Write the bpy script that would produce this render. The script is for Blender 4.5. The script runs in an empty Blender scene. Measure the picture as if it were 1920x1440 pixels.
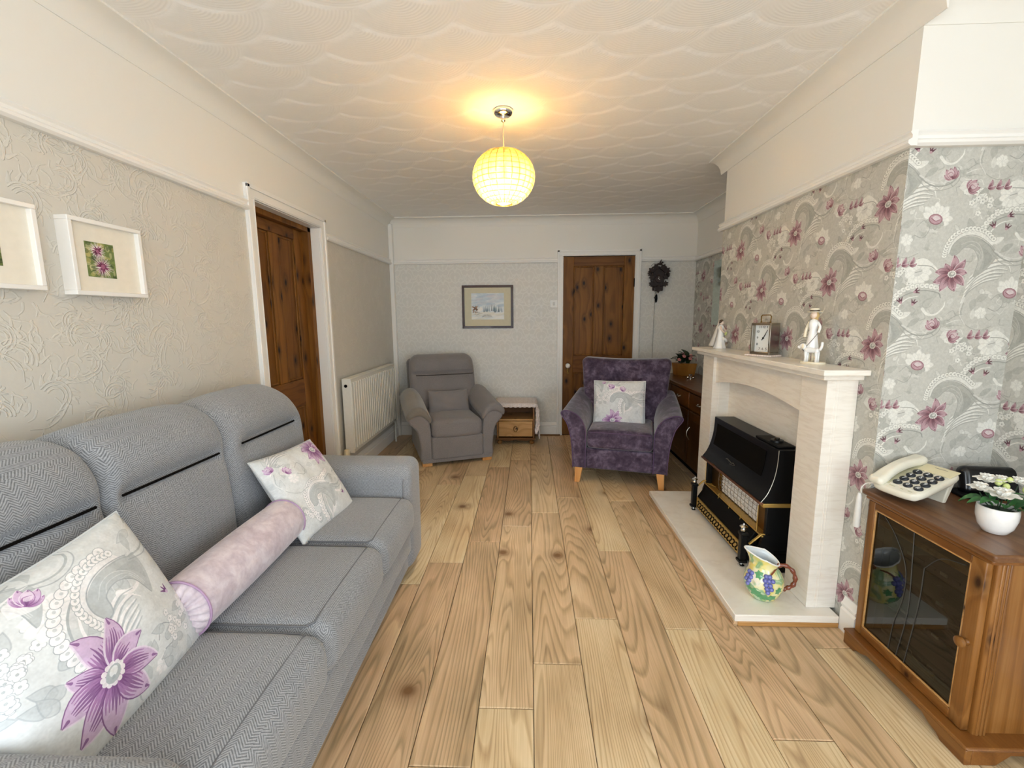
import bpy, bmesh, math, random
import numpy as np
from mathutils import Vector, Matrix

random.seed(7)
np.random.seed(7)
S = bpy.context.scene
COL = S.collection
PI = math.pi

# ------------------------------------------------------------------ camera
F_PX, PITCH, YAW, ROLL, CAM_H = 837.0, math.radians(8.46), math.radians(-2.232), math.radians(-0.452), 1.333
cp, sp, cy, sy, cr, sr = math.cos(PITCH), math.sin(PITCH), math.cos(YAW), math.sin(YAW), math.cos(ROLL), math.sin(ROLL)
R0, F0, Z0 = Vector((cy, -sy, 0)), Vector((sy, cy, 0)), Vector((0, 0, 1))
FW = F0 * cp - Z0 * sp
UP = F0 * sp + Z0 * cp
RB = R0 * cr + UP * sr
UB = UP * cr - R0 * sr
cam_d = bpy.data.cameras.new('camera')
cam_d.sensor_width = 36
cam_d.lens = F_PX / 1920 * 36
cam_d.clip_start = 0.02
cam = bpy.data.objects.new('camera', cam_d)
COL.objects.link(cam)
cam.matrix_world = Matrix(((RB.x, UB.x, -FW.x, 0), (RB.y, UB.y, -FW.y, 0), (RB.z, UB.z, -FW.z, CAM_H), (0, 0, 0, 1)))
S.camera = cam

# ------------------------------------------------------------------ exposure, world, daylight
S.view_settings.view_transform = 'Standard'
S.view_settings.look = 'None'
S.view_settings.gamma = 1
S.view_settings.use_curve_mapping = False
S.view_settings.exposure = 1.54
S.cycles.max_bounces = 10
S.cycles.diffuse_bounces = 6
S.cycles.transmission_bounces = 8
S.cycles.use_denoising = True
w = bpy.data.worlds.new('sky')
S.world = w
w.use_nodes = True
bg = w.node_tree.nodes['Background']
bg.inputs[0].default_value = (0.72, 0.85, 1.0, 1)
bg.inputs[1].default_value = 0.4


def area(name, loc, rot, sx, sy_, power, col):
    d = bpy.data.lights.new(name, 'AREA')
    d.shape = 'RECTANGLE'
    d.size, d.size_y = sx, sy_
    d.energy = power
    d.color = col
    o = bpy.data.objects.new(name, d)
    o.location, o.rotation_euler = loc, rot
    COL.objects.link(o)
    return o


# daylight falling through the glazing behind the camera
area('daylight_patio', (0.1, -3.92, 1.14), (math.radians(92), 0, 0), 2.9, 2.05, 14, (0.70, 0.86, 1.0))
# fill lights at two made-up side windows out of view, brightening the side walls
area('fill_light_west', (-1.50, -1.85, 1.35), (math.radians(98), 0, math.radians(-72)), 2.4, 1.3, 23, (0.90, 0.96, 1.0))
area('fill_light_east', (1.77, -1.85, 1.35), (math.radians(98), 0, math.radians(72)), 2.4, 1.3, 31, (0.90, 0.96, 1.0))

# ------------------------------------------------------------------ mesh building
W = {}                                   # world matrix of every parent made here


class MB:
    def __init__(s):
        s.v, s.f, s.uv = [], [], None

    def add(s, vs, fs):
        n = len(s.v)
        s.v += [tuple(p) for p in vs]
        s.f += [tuple(i + n for i in q) for q in fs]
        return s

    def box(s, x0, x1, y0, y1, z0, z1):
        v = [(x, y, z) for x in (x0, x1) for y in (y0, y1) for z in (z0, z1)]
        return s.add(v, [(0, 1, 3, 2), (4, 6, 7, 5), (0, 4, 5, 1), (2, 3, 7, 6), (0, 2, 6, 4), (1, 5, 7, 3)])

    def prism(s, pts, ax, a, b):
        """outline pts in the two remaining axes (in x,y,z order) swept from a to b along ax"""
        def P(p, t):
            return (t, p[0], p[1]) if ax == 'x' else (p[0], t, p[1]) if ax == 'y' else (p[0], p[1], t)
        n = len(pts)
        v = [P(p, a) for p in pts] + [P(p, b) for p in pts]
        f = [(i, (i + 1) % n, n + (i + 1) % n, n + i) for i in range(n)]
        ar = sum(pts[i][0] * pts[(i + 1) % n][1] - pts[(i + 1) % n][0] * pts[i][1] for i in range(n))
        return s.add(v, f + [tuple(range(n))[::-1], tuple(range(n, 2 * n))])

    def tube(s, path, r, n=8, closed=False):
        path = [Vector(p) for p in path]
        m = len(path)
        rs = r if isinstance(r, (list, tuple)) else [r] * m
        vs, fs = [], []
        up = None
        for i, p in enumerate(path):
            a = path[(i - 1) % m] if (closed or i > 0) else p
            b = path[(i + 1) % m] if (closed or i < m - 1) else p
            t = (b - a).normalized()
            if up is None:
                up = Vector((0, 0, 1)) if abs(t.z) < 0.9 else Vector((1, 0, 0))
            side = t.cross(up)
            if side.length < 1e-5:
                side = t.cross(Vector((0.3, 1, 0.2)))
            side.normalize()
            up = side.cross(t).normalized()
            for k in range(n):
                an = 2 * PI * k / n
                vs.append(p + (side * math.cos(an) + up * math.sin(an)) * rs[i])
        for i in range(m if closed else m - 1):
            for k in range(n):
                j = (i + 1) % m
                fs.append((i * n + k, i * n + (k + 1) % n, j * n + (k + 1) % n, j * n + k))
        if not closed:
            fs += [tuple(range(n))[::-1], tuple((m - 1) * n + k for k in range(n))]
        return s.add(vs, fs)

    def lathe(s, prof, n=24, c=(0, 0, 0), ax='z', fn=None, caps=True):
        vs, fs = [], []
        for (r, h) in prof:
            for k in range(n):
                a = 2 * PI * k / n
                p = (r * math.cos(a), r * math.sin(a), h)
                if fn:
                    p = fn(p, a)
                if ax == 'x':
                    p = (p[2], p[0], p[1])
                elif ax == 'y':
                    p = (p[0], p[2], p[1])
                vs.append((p[0] + c[0], p[1] + c[1], p[2] + c[2]))
        m = len(prof)
        for i in range(m - 1):
            for k in range(n):
                q = (i * n + k, i * n + (k + 1) % n, (i + 1) * n + (k + 1) % n, (i + 1) * n + k)
                fs.append(q if ax != 'y' else q[::-1])
        for i, rev in ((0, True), (m - 1, False)):
            if caps and prof[i][0] > 1e-6:
                q = tuple(i * n + k for k in range(n))
                fs.append(q[::-1] if (rev != (ax == 'y')) else q)
        return s.add(vs, fs)

    def ball(s, c, r, nu=12, nv=8):
        r = r if isinstance(r, (tuple, list)) else (r, r, r)
        vs, fs = [], []
        for j in range(nv + 1):
            t = PI * j / nv
            for i in range(nu):
                a = 2 * PI * i / nu
                vs.append((c[0] + r[0] * math.sin(t) * math.cos(a), c[1] + r[1] * math.sin(t) * math.sin(a), c[2] - r[2] * math.cos(t)))
        for j in range(nv):
            for i in range(nu):
                fs.append((j * nu + i, j * nu + (i + 1) % nu, (j + 1) * nu + (i + 1) % nu, (j + 1) * nu + i))
        return s.add(vs, fs)

    def rbox(s, c, h, r, m=6, k=3, fn=None):
        """rounded box: half sizes h, corner radius r, m flat divisions, optional deformation of centred coordinates"""
        L = []
        for a in h:
            ra = min(r, a * 0.999)
            arc = [a - ra + ra * math.tan(PI / 4 * i / k) for i in range(1, k + 1)]
            fl = [-(a - ra) + 2 * (a - ra) * i / m for i in range(m + 1)]
            L.append([-x for x in arc[::-1]] + fl + arc)
        idx, vs, fs = {}, [], []

        def vid(i, j, l):
            key = (i, j, l)
            if key not in idx:
                idx[key] = len(vs)
                vs.append((L[0][i], L[1][j], L[2][l]))
            return idx[key]
        n = [len(a) for a in L]
        for ax in range(3):
            u, v = [(1, 2), (2, 0), (0, 1)][ax]
            for side in (0, n[ax] - 1):
                for i in range(n[u] - 1):
                    for j in range(n[v] - 1):
                        q = []
                        for (di, dj) in ((0, 0), (1, 0), (1, 1), (0, 1)):
                            t = [0, 0, 0]
                            t[ax], t[u], t[v] = side, i + di, j + dj
                            q.append(vid(*t))
                        fs.append(q if side else q[::-1])
        P = np.array(vs)
        hh = np.array(h)
        rr = np.minimum(r, hh * 0.999)
        Q = np.clip(P, -(hh - rr), hh - rr)
        D = P - Q
        nn = np.linalg.norm(D / rr, axis=1)
        mx = np.abs(D / rr).max(axis=1)
        nn[nn < 1e-9] = 1
        P = Q + D * (mx / nn)[:, None]
        if fn:
            P = fn(P)
        P = P + np.array(c)
        return s.add(P.tolist(), fs)

    def grid(s, nu, nv, fn, closed_u=False):
        vs = [fn(i / (nu if closed_u else nu - 1), j / (nv - 1)) for j in range(nv) for i in range(nu)]
        fs = []
        for j in range(nv - 1):
            for i in range(nu if closed_u else nu - 1):
                i2 = (i + 1) % nu
                fs.append((j * nu + i, j * nu + i2, (j + 1) * nu + i2, (j + 1) * nu + i))
        return s.add(vs, fs)

    def mould(s, prof, p0, p1, n):
        """profile (distance out along n, height) swept from p0 to p1"""
        p0, p1, n = Vector(p0), Vector(p1), Vector(n)
        m = len(prof)
        vs = [p + n * d + Vector((0, 0, z)) for p in (p0, p1) for (d, z) in prof]
        fs = [(i, (i + 1) % m, m + (i + 1) % m, m + i) for i in range(m)] + [tuple(range(m))[::-1], tuple(range(m, 2 * m))]
        return s.add(vs, fs)

    def xf(s, M, start=0):
        s.v[start:] = [tuple(M @ Vector(p)) for p in s.v[start:]]
        return s


def box_uv(me):
    n = len(me.loops)
    co = np.empty(len(me.vertices) * 3)
    me.vertices.foreach_get('co', co)
    co = co.reshape(-1, 3)
    li = np.empty(n, dtype=np.int32)
    me.loops.foreach_get('vertex_index', li)
    nor = np.empty(len(me.polygons) * 3)
    me.polygons.foreach_get('normal', nor)
    tot = np.empty(len(me.polygons), dtype=np.int32)
    me.polygons.foreach_get('loop_total', tot)
    ax = np.repeat(np.abs(nor.reshape(-1, 3)).argmax(axis=1), tot)
    P = co[li]
    uv = np.where((ax == 0)[:, None], P[:, [1, 2]], np.where((ax == 1)[:, None], P[:, [0, 2]], P[:, [0, 1]]))
    lay = me.uv_layers.new(name='UVMap')
    lay.data.foreach_set('uv', uv.astype(np.float32).ravel())


def obj(name, mb, mat, parent=None, ws=False, bevel=0.0, smooth=35, sub=0, uvs=None, seg=2):
    """ONE mesh object; ws: the coordinates are world coordinates; smooth: angle in degrees (None = flat)"""
    v = mb.v
    if ws and parent is not None:
        inv = W[parent.name].inverted()
        v = [tuple(inv @ Vector(p)) for p in v]
    me = bpy.data.meshes.new(name)
    me.from_pydata(v, [], mb.f)
    bm = bmesh.new()
    bm.from_mesh(me)
    bmesh.ops.recalc_face_normals(bm, faces=bm.faces)
    bm.to_mesh(me)
    bm.free()
    if uvs is None:
        box_uv(me)
    else:
        lay = me.uv_layers.new(name='UVMap')
        for lp, d in zip(me.loops, lay.data):
            d.uv = uvs[lp.vertex_index]
    if smooth:
        me.polygons.foreach_set('use_smooth', [True] * len(me.polygons))
        if smooth < 180:
            me.set_sharp_from_angle(angle=math.radians(smooth))
    if mat:
        me.materials.append(mat)
    o = bpy.data.objects.new(name, me)
    COL.objects.link(o)
    if parent is not None:
        o.parent = parent
        W[o.name] = W[parent.name]
    else:
        W[o.name] = Matrix.Identity(4)
    if bevel:
        b = o.modifiers.new('bevel', 'BEVEL')
        b.width, b.segments, b.limit_method, b.angle_limit = bevel, seg, 'ANGLE', math.radians(40)
    if sub:
        b = o.modifiers.new('sub', 'SUBSURF')
        b.levels = b.render_levels = sub
    return o


def tag(o, label, cat, group=None, kind=None):
    o['label'], o['category'] = label, cat
    if group:
        o['group'] = group
    if kind:
        o['kind'] = kind
    return o


def thing(name, label, cat, loc=(0, 0, 0), rotz=0, group=None):
    o = bpy.data.objects.new(name, None)
    o.empty_display_size = 0.1
    COL.objects.link(o)
    o.location, o.rotation_euler = loc, (0, 0, rotz)
    W[o.name] = Matrix.Translation(loc) @ Matrix.Rotation(rotz, 4, 'Z')
    return tag(o, label, cat, group)


def struct(name, mb, mat, **k):
    o = obj(name, mb, mat, **k)
    o['kind'] = 'structure'
    return o


def dup(o, name, parent, M):
    """another object on the same mesh, placed by matrix M relative to the parent"""
    c = o.copy()
    c.name = name
    COL.objects.link(c)
    c.parent = parent
    c.matrix_basis = M
    W[c.name] = W[parent.name] @ M
    return c


def textmesh(name, s, size, M, mat, parent, depth=0.0006, align='CENTER'):
    cu = bpy.data.curves.new(name, 'FONT')
    cu.body, cu.size, cu.align_x, cu.align_y, cu.extrude = s, size, align, 'CENTER', depth
    t = bpy.data.objects.new('tmp_text', cu)
    COL.objects.link(t)
    dg = bpy.context.evaluated_depsgraph_get()
    me = bpy.data.meshes.new_from_object(t.evaluated_get(dg))
    bpy.data.objects.remove(t)
    bpy.data.curves.remove(cu)
    me.name = name
    me.transform(M)
    me.materials.clear()
    me.materials.append(mat)
    o = bpy.data.objects.new(name, me)
    COL.objects.link(o)
    o.parent = parent
    W[o.name] = W[parent.name]
    return o


def catmull(pts, n=8):
    P = [np.array(p, float) for p in pts]
    P = [2 * P[0] - P[1]] + P + [2 * P[-1] - P[-2]]
    out = []
    for i in range(1, len(P) - 2):
        for k in range(n):
            t = k / n
            a, b, c, d = P[i - 1], P[i], P[i + 1], P[i + 2]
            out.append(0.5 * (2 * b + (c - a) * t + (2 * a - 5 * b + 4 * c - d) * t * t + (3 * b - a - 3 * c + d) * t ** 3))
    out.append(P[-2])
    return out


# ------------------------------------------------------------------ node helper
def lin(h):
    h = h.lstrip('#')
    c = [int(h[i:i + 2], 16) / 255 for i in (0, 2, 4)]
    return tuple(x / 12.92 if x <= 0.04045 else ((x + 0.055) / 1.055) ** 2.4 for x in c) + (1,)


class G:
    def __init__(s, name):
        s.m = bpy.data.materials.new(name)
        s.m.use_nodes = True
        s.t = s.m.node_tree
        s.b = s.t.nodes['Principled BSDF']

    def n(s, typ, ins=None, **props):
        nd = s.t.nodes.new(typ)
        for k, v in props.items():
            setattr(nd, k, v)
        for k, v in (ins or {}).items():
            s.put(nd.inputs[k], v)
        return nd.outputs

    def put(s, sock, v):
        if isinstance(v, bpy.types.NodeSocket):
            s.t.links.new(v, sock)
        elif isinstance(v, str):
            sock.default_value = lin(v)
        else:
            sock.default_value = v

    def set(s, **k):
        for a, v in k.items():
            s.put(s.b.inputs[{'col': 'Base Color', 'rough': 'Roughness', 'metal': 'Metallic', 'nor': 'Normal', 'spec': 'Specular IOR Level', 'sheen': 'Sheen Weight', 'sheenr': 'Sheen Roughness', 'sheent': 'Sheen Tint', 'coat': 'Coat Weight', 'trans': 'Transmission Weight', 'ior': 'IOR', 'emit': 'Emission Color', 'emits': 'Emission Strength', 'alpha': 'Alpha', 'sss': 'Subsurface Weight'}[a]], v)
        return s.m

    def math(s, op, a, b=0.0, c=0.0):
        return s.n('ShaderNodeMath', {0: a, 1: b, 2: c}, operation=op)[0]

    def ramp(s, fac, stops, interp='LINEAR'):
        nd = s.t.nodes.new('ShaderNodeValToRGB')
        cr_ = nd.color_ramp
        cr_.interpolation = interp
        while len(cr_.elements) < len(stops):
            cr_.elements.new(0.5)
        for e, (p, c) in zip(cr_.elements, stops):
            e.position = p
            e.color = lin(c) if isinstance(c, str) else (c, c, c, 1)
        s.put(nd.inputs[0], fac)
        return nd.outputs[0]

    def mix(s, fac, a, b, mode='MIX'):
        nd = s.t.nodes.new('ShaderNodeMix')
        nd.data_type = 'RGBA'
        nd.blend_type = mode
        s.put(nd.inputs[0], fac)
        s.put(nd.inputs[6], a)
        s.put(nd.inputs[7], b)
        return nd.outputs[2]

    def bump(s, h, strength=0.3, dist=0.005, nor=None):
        ins = {'Strength': strength, 'Distance': dist, 'Height': h}
        if nor is not None:
            ins['Normal'] = nor
        return s.n('ShaderNodeBump', ins)[0]

    def coord(s, kind='Object', scale=(1, 1, 1), loc=(0, 0, 0), rot=(0, 0, 0), rnd=0.0):
        o = s.n('ShaderNodeTexCoord')[kind] if kind != 'World' else s.n('ShaderNodeNewGeometry')['Position']
        if rnd:
            r = s.n('ShaderNodeObjectInfo')['Random']
            r = s.math('MULTIPLY', r, rnd)
            o = s.n('ShaderNodeVectorMath', {0: o, 1: s.n('ShaderNodeCombineXYZ', {0: r, 1: r, 2: r})[0]}, operation='ADD')[0]
        return s.n('ShaderNodeMapping', {'Vector': o, 'Scale': scale, 'Location': loc, 'Rotation': rot})[0]

    def noise(s, vec, scale=5, detail=3, rough=0.5, dist=0.0):
        return s.n('ShaderNodeTexNoise', {'Vector': vec, 'Scale': scale, 'Detail': detail, 'Roughness': rough, 'Distortion': dist})[0]


def plain(name, col, rough=0.5, metal=0.0, grain=0.0, gscale=40, **k):
    """a plain painted / moulded surface with faint procedural mottling"""
    g = G(name)
    v = g.coord('Object')
    nz = g.noise(v, gscale, 2)
    c = lin(col)
    d = 0.06 if not grain else grain
    lo = tuple(x * (1 - d) for x in c[:3]) + (1,)
    hi = tuple(min(1, x * (1 + d)) for x in c[:3]) + (1,)
    g.set(col=g.mix(nz, lo, hi), rough=rough, metal=metal, **k)
    return g.m
# ------------------------------------------------------------------ a small painter for printed patterns (arrays computed here, no files)
def hexs(h):
    h = h.lstrip('#')
    return np.array([int(h[i:i + 2], 16) / 255 for i in (0, 2, 4)])


class Canvas:
    def __init__(s, wpx, hpx, wu, hu, base, wrap=True):
        s.w, s.h, s.ppu, s.wrap = wpx, hpx, wpx / wu, wrap
        s.py = hpx / hu
        s.img = np.empty((hpx, wpx, 3), dtype=np.float32)
        s.img[:] = hexs(base)
        s.T = (1, 0, 0, 0, 1)          # scale, rotation, dx, dy, mirror

    def at(s, x=0, y=0, sc=1, rot=0, mir=1):
        s.T = (sc, rot, x, y, mir)
        return s

    def tr(s, pts):
        sc, rot, dx, dy, mir = s.T
        P = np.asarray(pts, float).reshape(-1, 2) * sc
        P[:, 0] *= mir
        c, n = math.cos(rot), math.sin(rot)
        return np.stack([(P[:, 0] * c - P[:, 1] * n + dx) * s.ppu, (P[:, 0] * n + P[:, 1] * c + dy) * s.py], 1)

    def patch(s, P, pad):
        x0, y0 = np.floor(P.min(0) - pad).astype(int)
        x1, y1 = np.ceil(P.max(0) + pad).astype(int)
        if not s.wrap:
            x0, y0, x1, y1 = max(x0, 0), max(y0, 0), min(x1, s.w), min(y1, s.h)
        if x1 <= x0 or y1 <= y0:
            return None
        xs, ys = np.arange(x0, x1), np.arange(y0, y1)
        return xs, ys, xs[None, :] + 0.5, ys[:, None] + 0.5

    def blend(s, xs, ys, a, col, alpha):
        col = hexs(col) if isinstance(col, str) else np.asarray(col)
        ix = np.ix_(ys % s.h, xs % s.w)
        a = (np.clip(a, 0, 1) * alpha)[..., None].astype(np.float32)
        s.img[ix] = s.img[ix] * (1 - a) + col.astype(np.float32) * a

    def stroke(s, pts, w0, w1, col, alpha=1.0, curve=True, wm=None):
        """tapered brush stroke, widths in units at start / end (wm: in the middle)"""
        if curve and len(pts) > 2:
            pts = catmull(pts, 6)
        P = s.tr(pts)
        n = len(P)
        t = np.linspace(0, 1, n)
        wd = (w0 * (1 - t) + w1 * t) if wm is None else np.where(t < .5, w0 + (wm - w0) * 2 * t, wm + (w1 - wm) * (2 * t - 1))
        wd = wd * s.ppu * s.T[0] / 2
        q = s.patch(P, wd.max() + 2)
        if q is None:
            return
        xs, ys, X, Y = q
        sd = np.full((len(ys), len(xs)), 1e9, dtype=np.float32)
        for i in range(n - 1):
            a, b = P[i], P[i + 1]
            d = b - a
            L2 = d @ d + 1e-9
            k = np.clip(((X - a[0]) * d[0] + (Y - a[1]) * d[1]) / L2, 0, 1)
            dist = np.hypot(X - a[0] - k * d[0], Y - a[1] - k * d[1]) - (wd[i] + (wd[i + 1] - wd[i]) * k)
            np.minimum(sd, dist, out=sd)
        s.blend(xs, ys, 0.5 - sd / 1.3, col, alpha)

    def poly(s, pts, col, alpha=1.0, curve=True):
        if curve:
            pts = catmull(list(pts) + [pts[0]], 6)
        P = s.tr(pts)
        q = s.patch(P, 2)
        if q is None:
            return
        xs, ys, X, Y = q
        acc = np.zeros((len(ys), len(xs)), dtype=np.float32)
        for ox, oy in ((-.25, -.25), (.25, -.25), (-.25, .25), (.25, .25)):
            ins = np.zeros(acc.shape, dtype=bool)
            for i in range(len(P)):
                a, b = P[i - 1], P[i]
                if abs(a[1] - b[1]) < 1e-9:
                    continue
                yy = Y + oy
                cond = ((a[1] > yy) != (b[1] > yy)) & (X + ox < (b[0] - a[0]) * (yy - a[1]) / (b[1] - a[1]) + a[0])
                ins ^= cond
            acc += ins * 0.25
        s.blend(xs, ys, acc, col, alpha)

    def dot(s, x, y, rx, ry=None, rot=0, col='#ffffff', alpha=1.0):
        ry = ry or rx
        n = 12
        s.poly([(x + rx * math.cos(a) * math.cos(rot) - ry * math.sin(a) * math.sin(rot), y + rx * math.cos(a) * math.sin(rot) + ry * math.sin(a) * math.cos(rot)) for a in [2 * PI * i / n for i in range(n)]], col, alpha, curve=False)

    def wash(s, amp=.05, sig=9, seed=1):
        """uneven inking: soft mottling that wraps round the repeat"""
        r = np.random.RandomState(seed)
        tot = np.zeros((s.h, s.w))
        fy, fx = np.fft.fftfreq(s.h)[:, None], np.fft.rfftfreq(s.w)[None, :]
        for sg in (sig, sig * .25):
            n = np.fft.irfft2(np.fft.rfft2(r.randn(s.h, s.w)) * np.exp(-2 * (PI * sg) ** 2 * (fx ** 2 + fy ** 2)), s=(s.h, s.w))
            tot += n / n.std()
        s.img *= (1 + amp * .6 * tot)[..., None].astype(np.float32)

    def image(s, name, data=False):
        im = bpy.data.images.new(name, s.w, s.h, alpha=False, is_data=data)
        px = np.ones((s.h, s.w, 4), dtype=np.float32)
        px[..., :3] = np.clip(s.img, 0, 1)
        im.pixels.foreach_set(px.ravel())
        im.update()
        im.pack()
        return im


def petal(c, x, y, ang, L, wd, fill, edge, light=None, alpha=1.0):
    """one flower petal from (x, y) outwards"""
    dx, dy = math.cos(ang), math.sin(ang)
    nx, ny = -dy, dx
    pts = [(x, y), (x + dx * L * .35 + nx * wd * .75, y + dy * L * .35 + ny * wd * .75), (x + dx * L * .72 + nx * wd, y + dy * L * .72 + ny * wd), (x + dx * L, y + dy * L),
           (x + dx * L * .75 - nx * wd, y + dy * L * .75 - ny * wd), (x + dx * L * .35 - nx * wd * .7, y + dy * L * .35 - ny * wd * .7)]
    c.poly(pts, fill, alpha)
    if light:
        c.poly([(x + dx * L * .5, y + dy * L * .5), (x + dx * L * .75 + nx * wd * .6, y + dy * L * .75 + ny * wd * .6), (x + dx * L * .95, y + dy * L * .95), (x + dx * L * .8 - nx * wd * .3, y + dy * L * .8 - ny * wd * .3)], light, .75 * alpha)
    if edge:
        c.stroke(catmull(pts + [pts[0]], 4), .0022, .0022, edge, .8 * alpha, curve=False)


PAL = dict(dark='#64404a', mid='#8d6069', light='#b3949a', pale='#cdbfc0', grey='#a9a9a2', grey2='#999a94', line='#a0a09a', white='#dbdad3', soft='#cccbc5', base='#bdbcb5')
PALC = dict(dark='#764a7e', mid='#96689c', light='#cdb3d1', pale='#e3d6e5', grey='#bcc1c3', grey2='#aeb4b7', line='#a7adb2', white='#eceaeb', soft='#dcdedf', base='#d6d9da')


def petal2(c, x, y, ang, L, wd, p, bend=.4, deep=.6, tip=True):
    """pointed petal with a bent spine, dark veins from its base and a pale rim"""
    ts = np.linspace(0, 1, 9)
    an = ang + bend * (ts - .3)
    dx, dy = np.cos(an), np.sin(an)
    st = L / 8
    sx = x + np.concatenate([[0], np.cumsum(dx[:-1] * st)])
    sy = y + np.concatenate([[0], np.cumsum(dy[:-1] * st)])
    ww = wd * np.sin(PI * np.clip(ts * .92 + .06, 0, 1)) ** .8 * (1 - .25 * ts)
    lf = np.stack([sx - dy * ww, sy + dx * ww], 1)
    rt = np.stack([sx + dy * ww, sy - dx * ww], 1)
    out = np.concatenate([lf, rt[::-1]])
    c.poly(out.tolist(), p['light'], 1, curve=False)
    for k in np.linspace(-.75, .75, 7):
        n = 3 + int(5 * deep * (1 - .4 * abs(k)))
        n = min(n, 8)
        pts = np.stack([sx[:n] - dy[:n] * ww[:n] * k, sy[:n] + dx[:n] * ww[:n] * k], 1)
        c.stroke(pts.tolist(), wd * .34, wd * .05, p['mid'] if abs(k) > .3 else p['dark'], .75, curve=False)
    c.stroke(lf.tolist(), wd * .16, wd * .12, p['pale'], .9, curve=False)
    c.stroke(rt.tolist(), wd * .10, wd * .06, p['dark'], .8, curve=False)
    if tip:
        c.stroke([(sx[-2], sy[-2]), (sx[-1], sy[-1])], wd * .22, wd * .06, p['dark'], .7, curve=False)


def big_flower(c, p, s=1.0):
    for i, (a, L, wd, bd) in enumerate([(85, .066, .014, .8), (48, .064, .013, .6), (130, .044, .012, -.5), (8, .05, .014, -.6), (170, .058, .015, .5), (208, .068, .016, -.4), (238, .07, .015, .3), (282, .062, .016, .5), (322, .06, .014, -.5)]):
        petal2(c, .008 * s * math.cos(math.radians(a)), .008 * s * math.sin(math.radians(a)), math.radians(a), L * s, wd * s * 1.28, p, bd, .95 if i % 3 else .6)
    for i in range(12):
        a = 2 * PI * i / 12
        c.dot(.014 * s * math.cos(a), .011 * s * math.sin(a), .0036 * s, col=p['white'], alpha=.9)
    c.dot(0, 0, .0125 * s, .009 * s, .3, p['grey2'])
    c.dot(.002 * s, .002 * s, .007 * s, .005 * s, .3, p['soft'])
    c.dot(-.003 * s, -.003 * s, .003 * s, .002 * s, .3, p['line'])


def paisley(c, p):
    out = [(-.016, .072), (-.006, .1), (.02, .125), (.055, .133), (.09, .12), (.12, .098), (.145, .07), (.18, .048), (.215, .042), (.25, .052), (.27, .075), (.262, .095), (.24, .097)]
    c.poly([(-.03, .075), (-.02, .105), (.005, .135), (.05, .152), (.1, .14), (.13, .11), (.1, .06), (.04, .1), (0, .07)], p['white'], .85)
    for i, (x, y) in enumerate(catmull([(-.036, .066), (-.03, .1), (-.005, .14), (.045, .16), (.095, .15), (.13, .122)], 4)):
        c.dot(x, y, .0108, .0095, col=p['line'])
        c.dot(x, y, .0095, .0082, col=p['white'])
        c.dot(x, y, .003, col=p['grey'])
    c.poly([(-.02, .072), (-.01, .104), (.018, .128), (.055, .134), (.09, .122), (.125, .095), (.15, .066), (.13, .03), (.1, .0), (.075, -.01), (.085, .04), (.075, .075), (.055, .092), (.03, .092), (.015, .075), (.0, .066)], p['grey'])
    c.poly([(.085, .1), (.115, .08), (.135, .055), (.12, .03), (.105, .015), (.108, .045), (.1, .075)], p['grey2'], .6)
    for k in (0, .012, .024):
        c.stroke([(.02 + k, .105 - k), (.055, .116 - k), (.085 - k * .3, .1 - k), (.1 - k * .4, .06), (.092 - k * .3, .015)], .002, .002, p['soft'], .6)
    c.stroke(out[4:], .004, .006, p['grey2'], .9)
    c.stroke([(.13, .072), (.17, .036), (.215, .028), (.26, .042), (.28, .075), (.268, .105), (.245, .1)], .003, .003, p['line'], .8)
    c.stroke([(-.018, .074), (-.008, .106), (.02, .131), (.056, .137), (.093, .124), (.128, .096), (.155, .064)], .0028, .0028, p['line'], .9)
    c.stroke([(.075, -.01), (.086, .04), (.075, .075), (.055, .092), (.03, .093), (.014, .076), (.0, .066), (-.012, .068)], .0028, .0028, p['line'], .9)
    c.stroke([(.14, .08), (.18, .058), (.215, .053), (.243, .06), (.256, .078)], .006, .003, p['soft'], .9)
    c.poly([(.155, .072), (.172, .1), (.2, .105), (.185, .082)], p['grey'], .9)


def cscroll(c, p):
    for (x, y) in catmull([(-.215, -.165), (-.205, -.1), (-.165, -.055), (-.1, -.04), (-.035, -.05)], 4):
        c.dot(x, y, .0122, .0102, col=p['line'])
        c.dot(x, y, .011, .009, col=p['white'])
        c.dot(x, y, .003, col=p['grey'], alpha=.7)
    c.poly([(-.2, -.165), (-.19, -.105), (-.153, -.073), (-.1, -.06), (-.042, -.067), (-.06, -.1), (-.085, -.135), (-.12, -.15), (-.15, -.14), (-.17, -.16)], p['grey'], .45)
    c.stroke([(-.205, -.18), (-.198, -.12), (-.165, -.078), (-.1, -.058), (-.042, -.067), (-.03, -.085)], .004, .004, p['grey2'])
    c.stroke([(-.19, -.17), (-.18, -.12), (-.15, -.088), (-.11, -.078)], .007, .002, p['white'])
    c.poly([(-.19, -.165), (-.165, -.14), (-.13, -.137), (-.15, -.158)], p['white'], .9)
    c.stroke([(-.09, -.125), (-.07, -.145), (-.04, -.145), (-.016, -.12), (-.012, -.1)], .011, .003, p['white'])
    c.stroke([(-.06, -.085), (-.085, -.095), (-.09, -.115), (-.07, -.12), (-.058, -.108)], .005, .003, p['grey'], .9)


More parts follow.
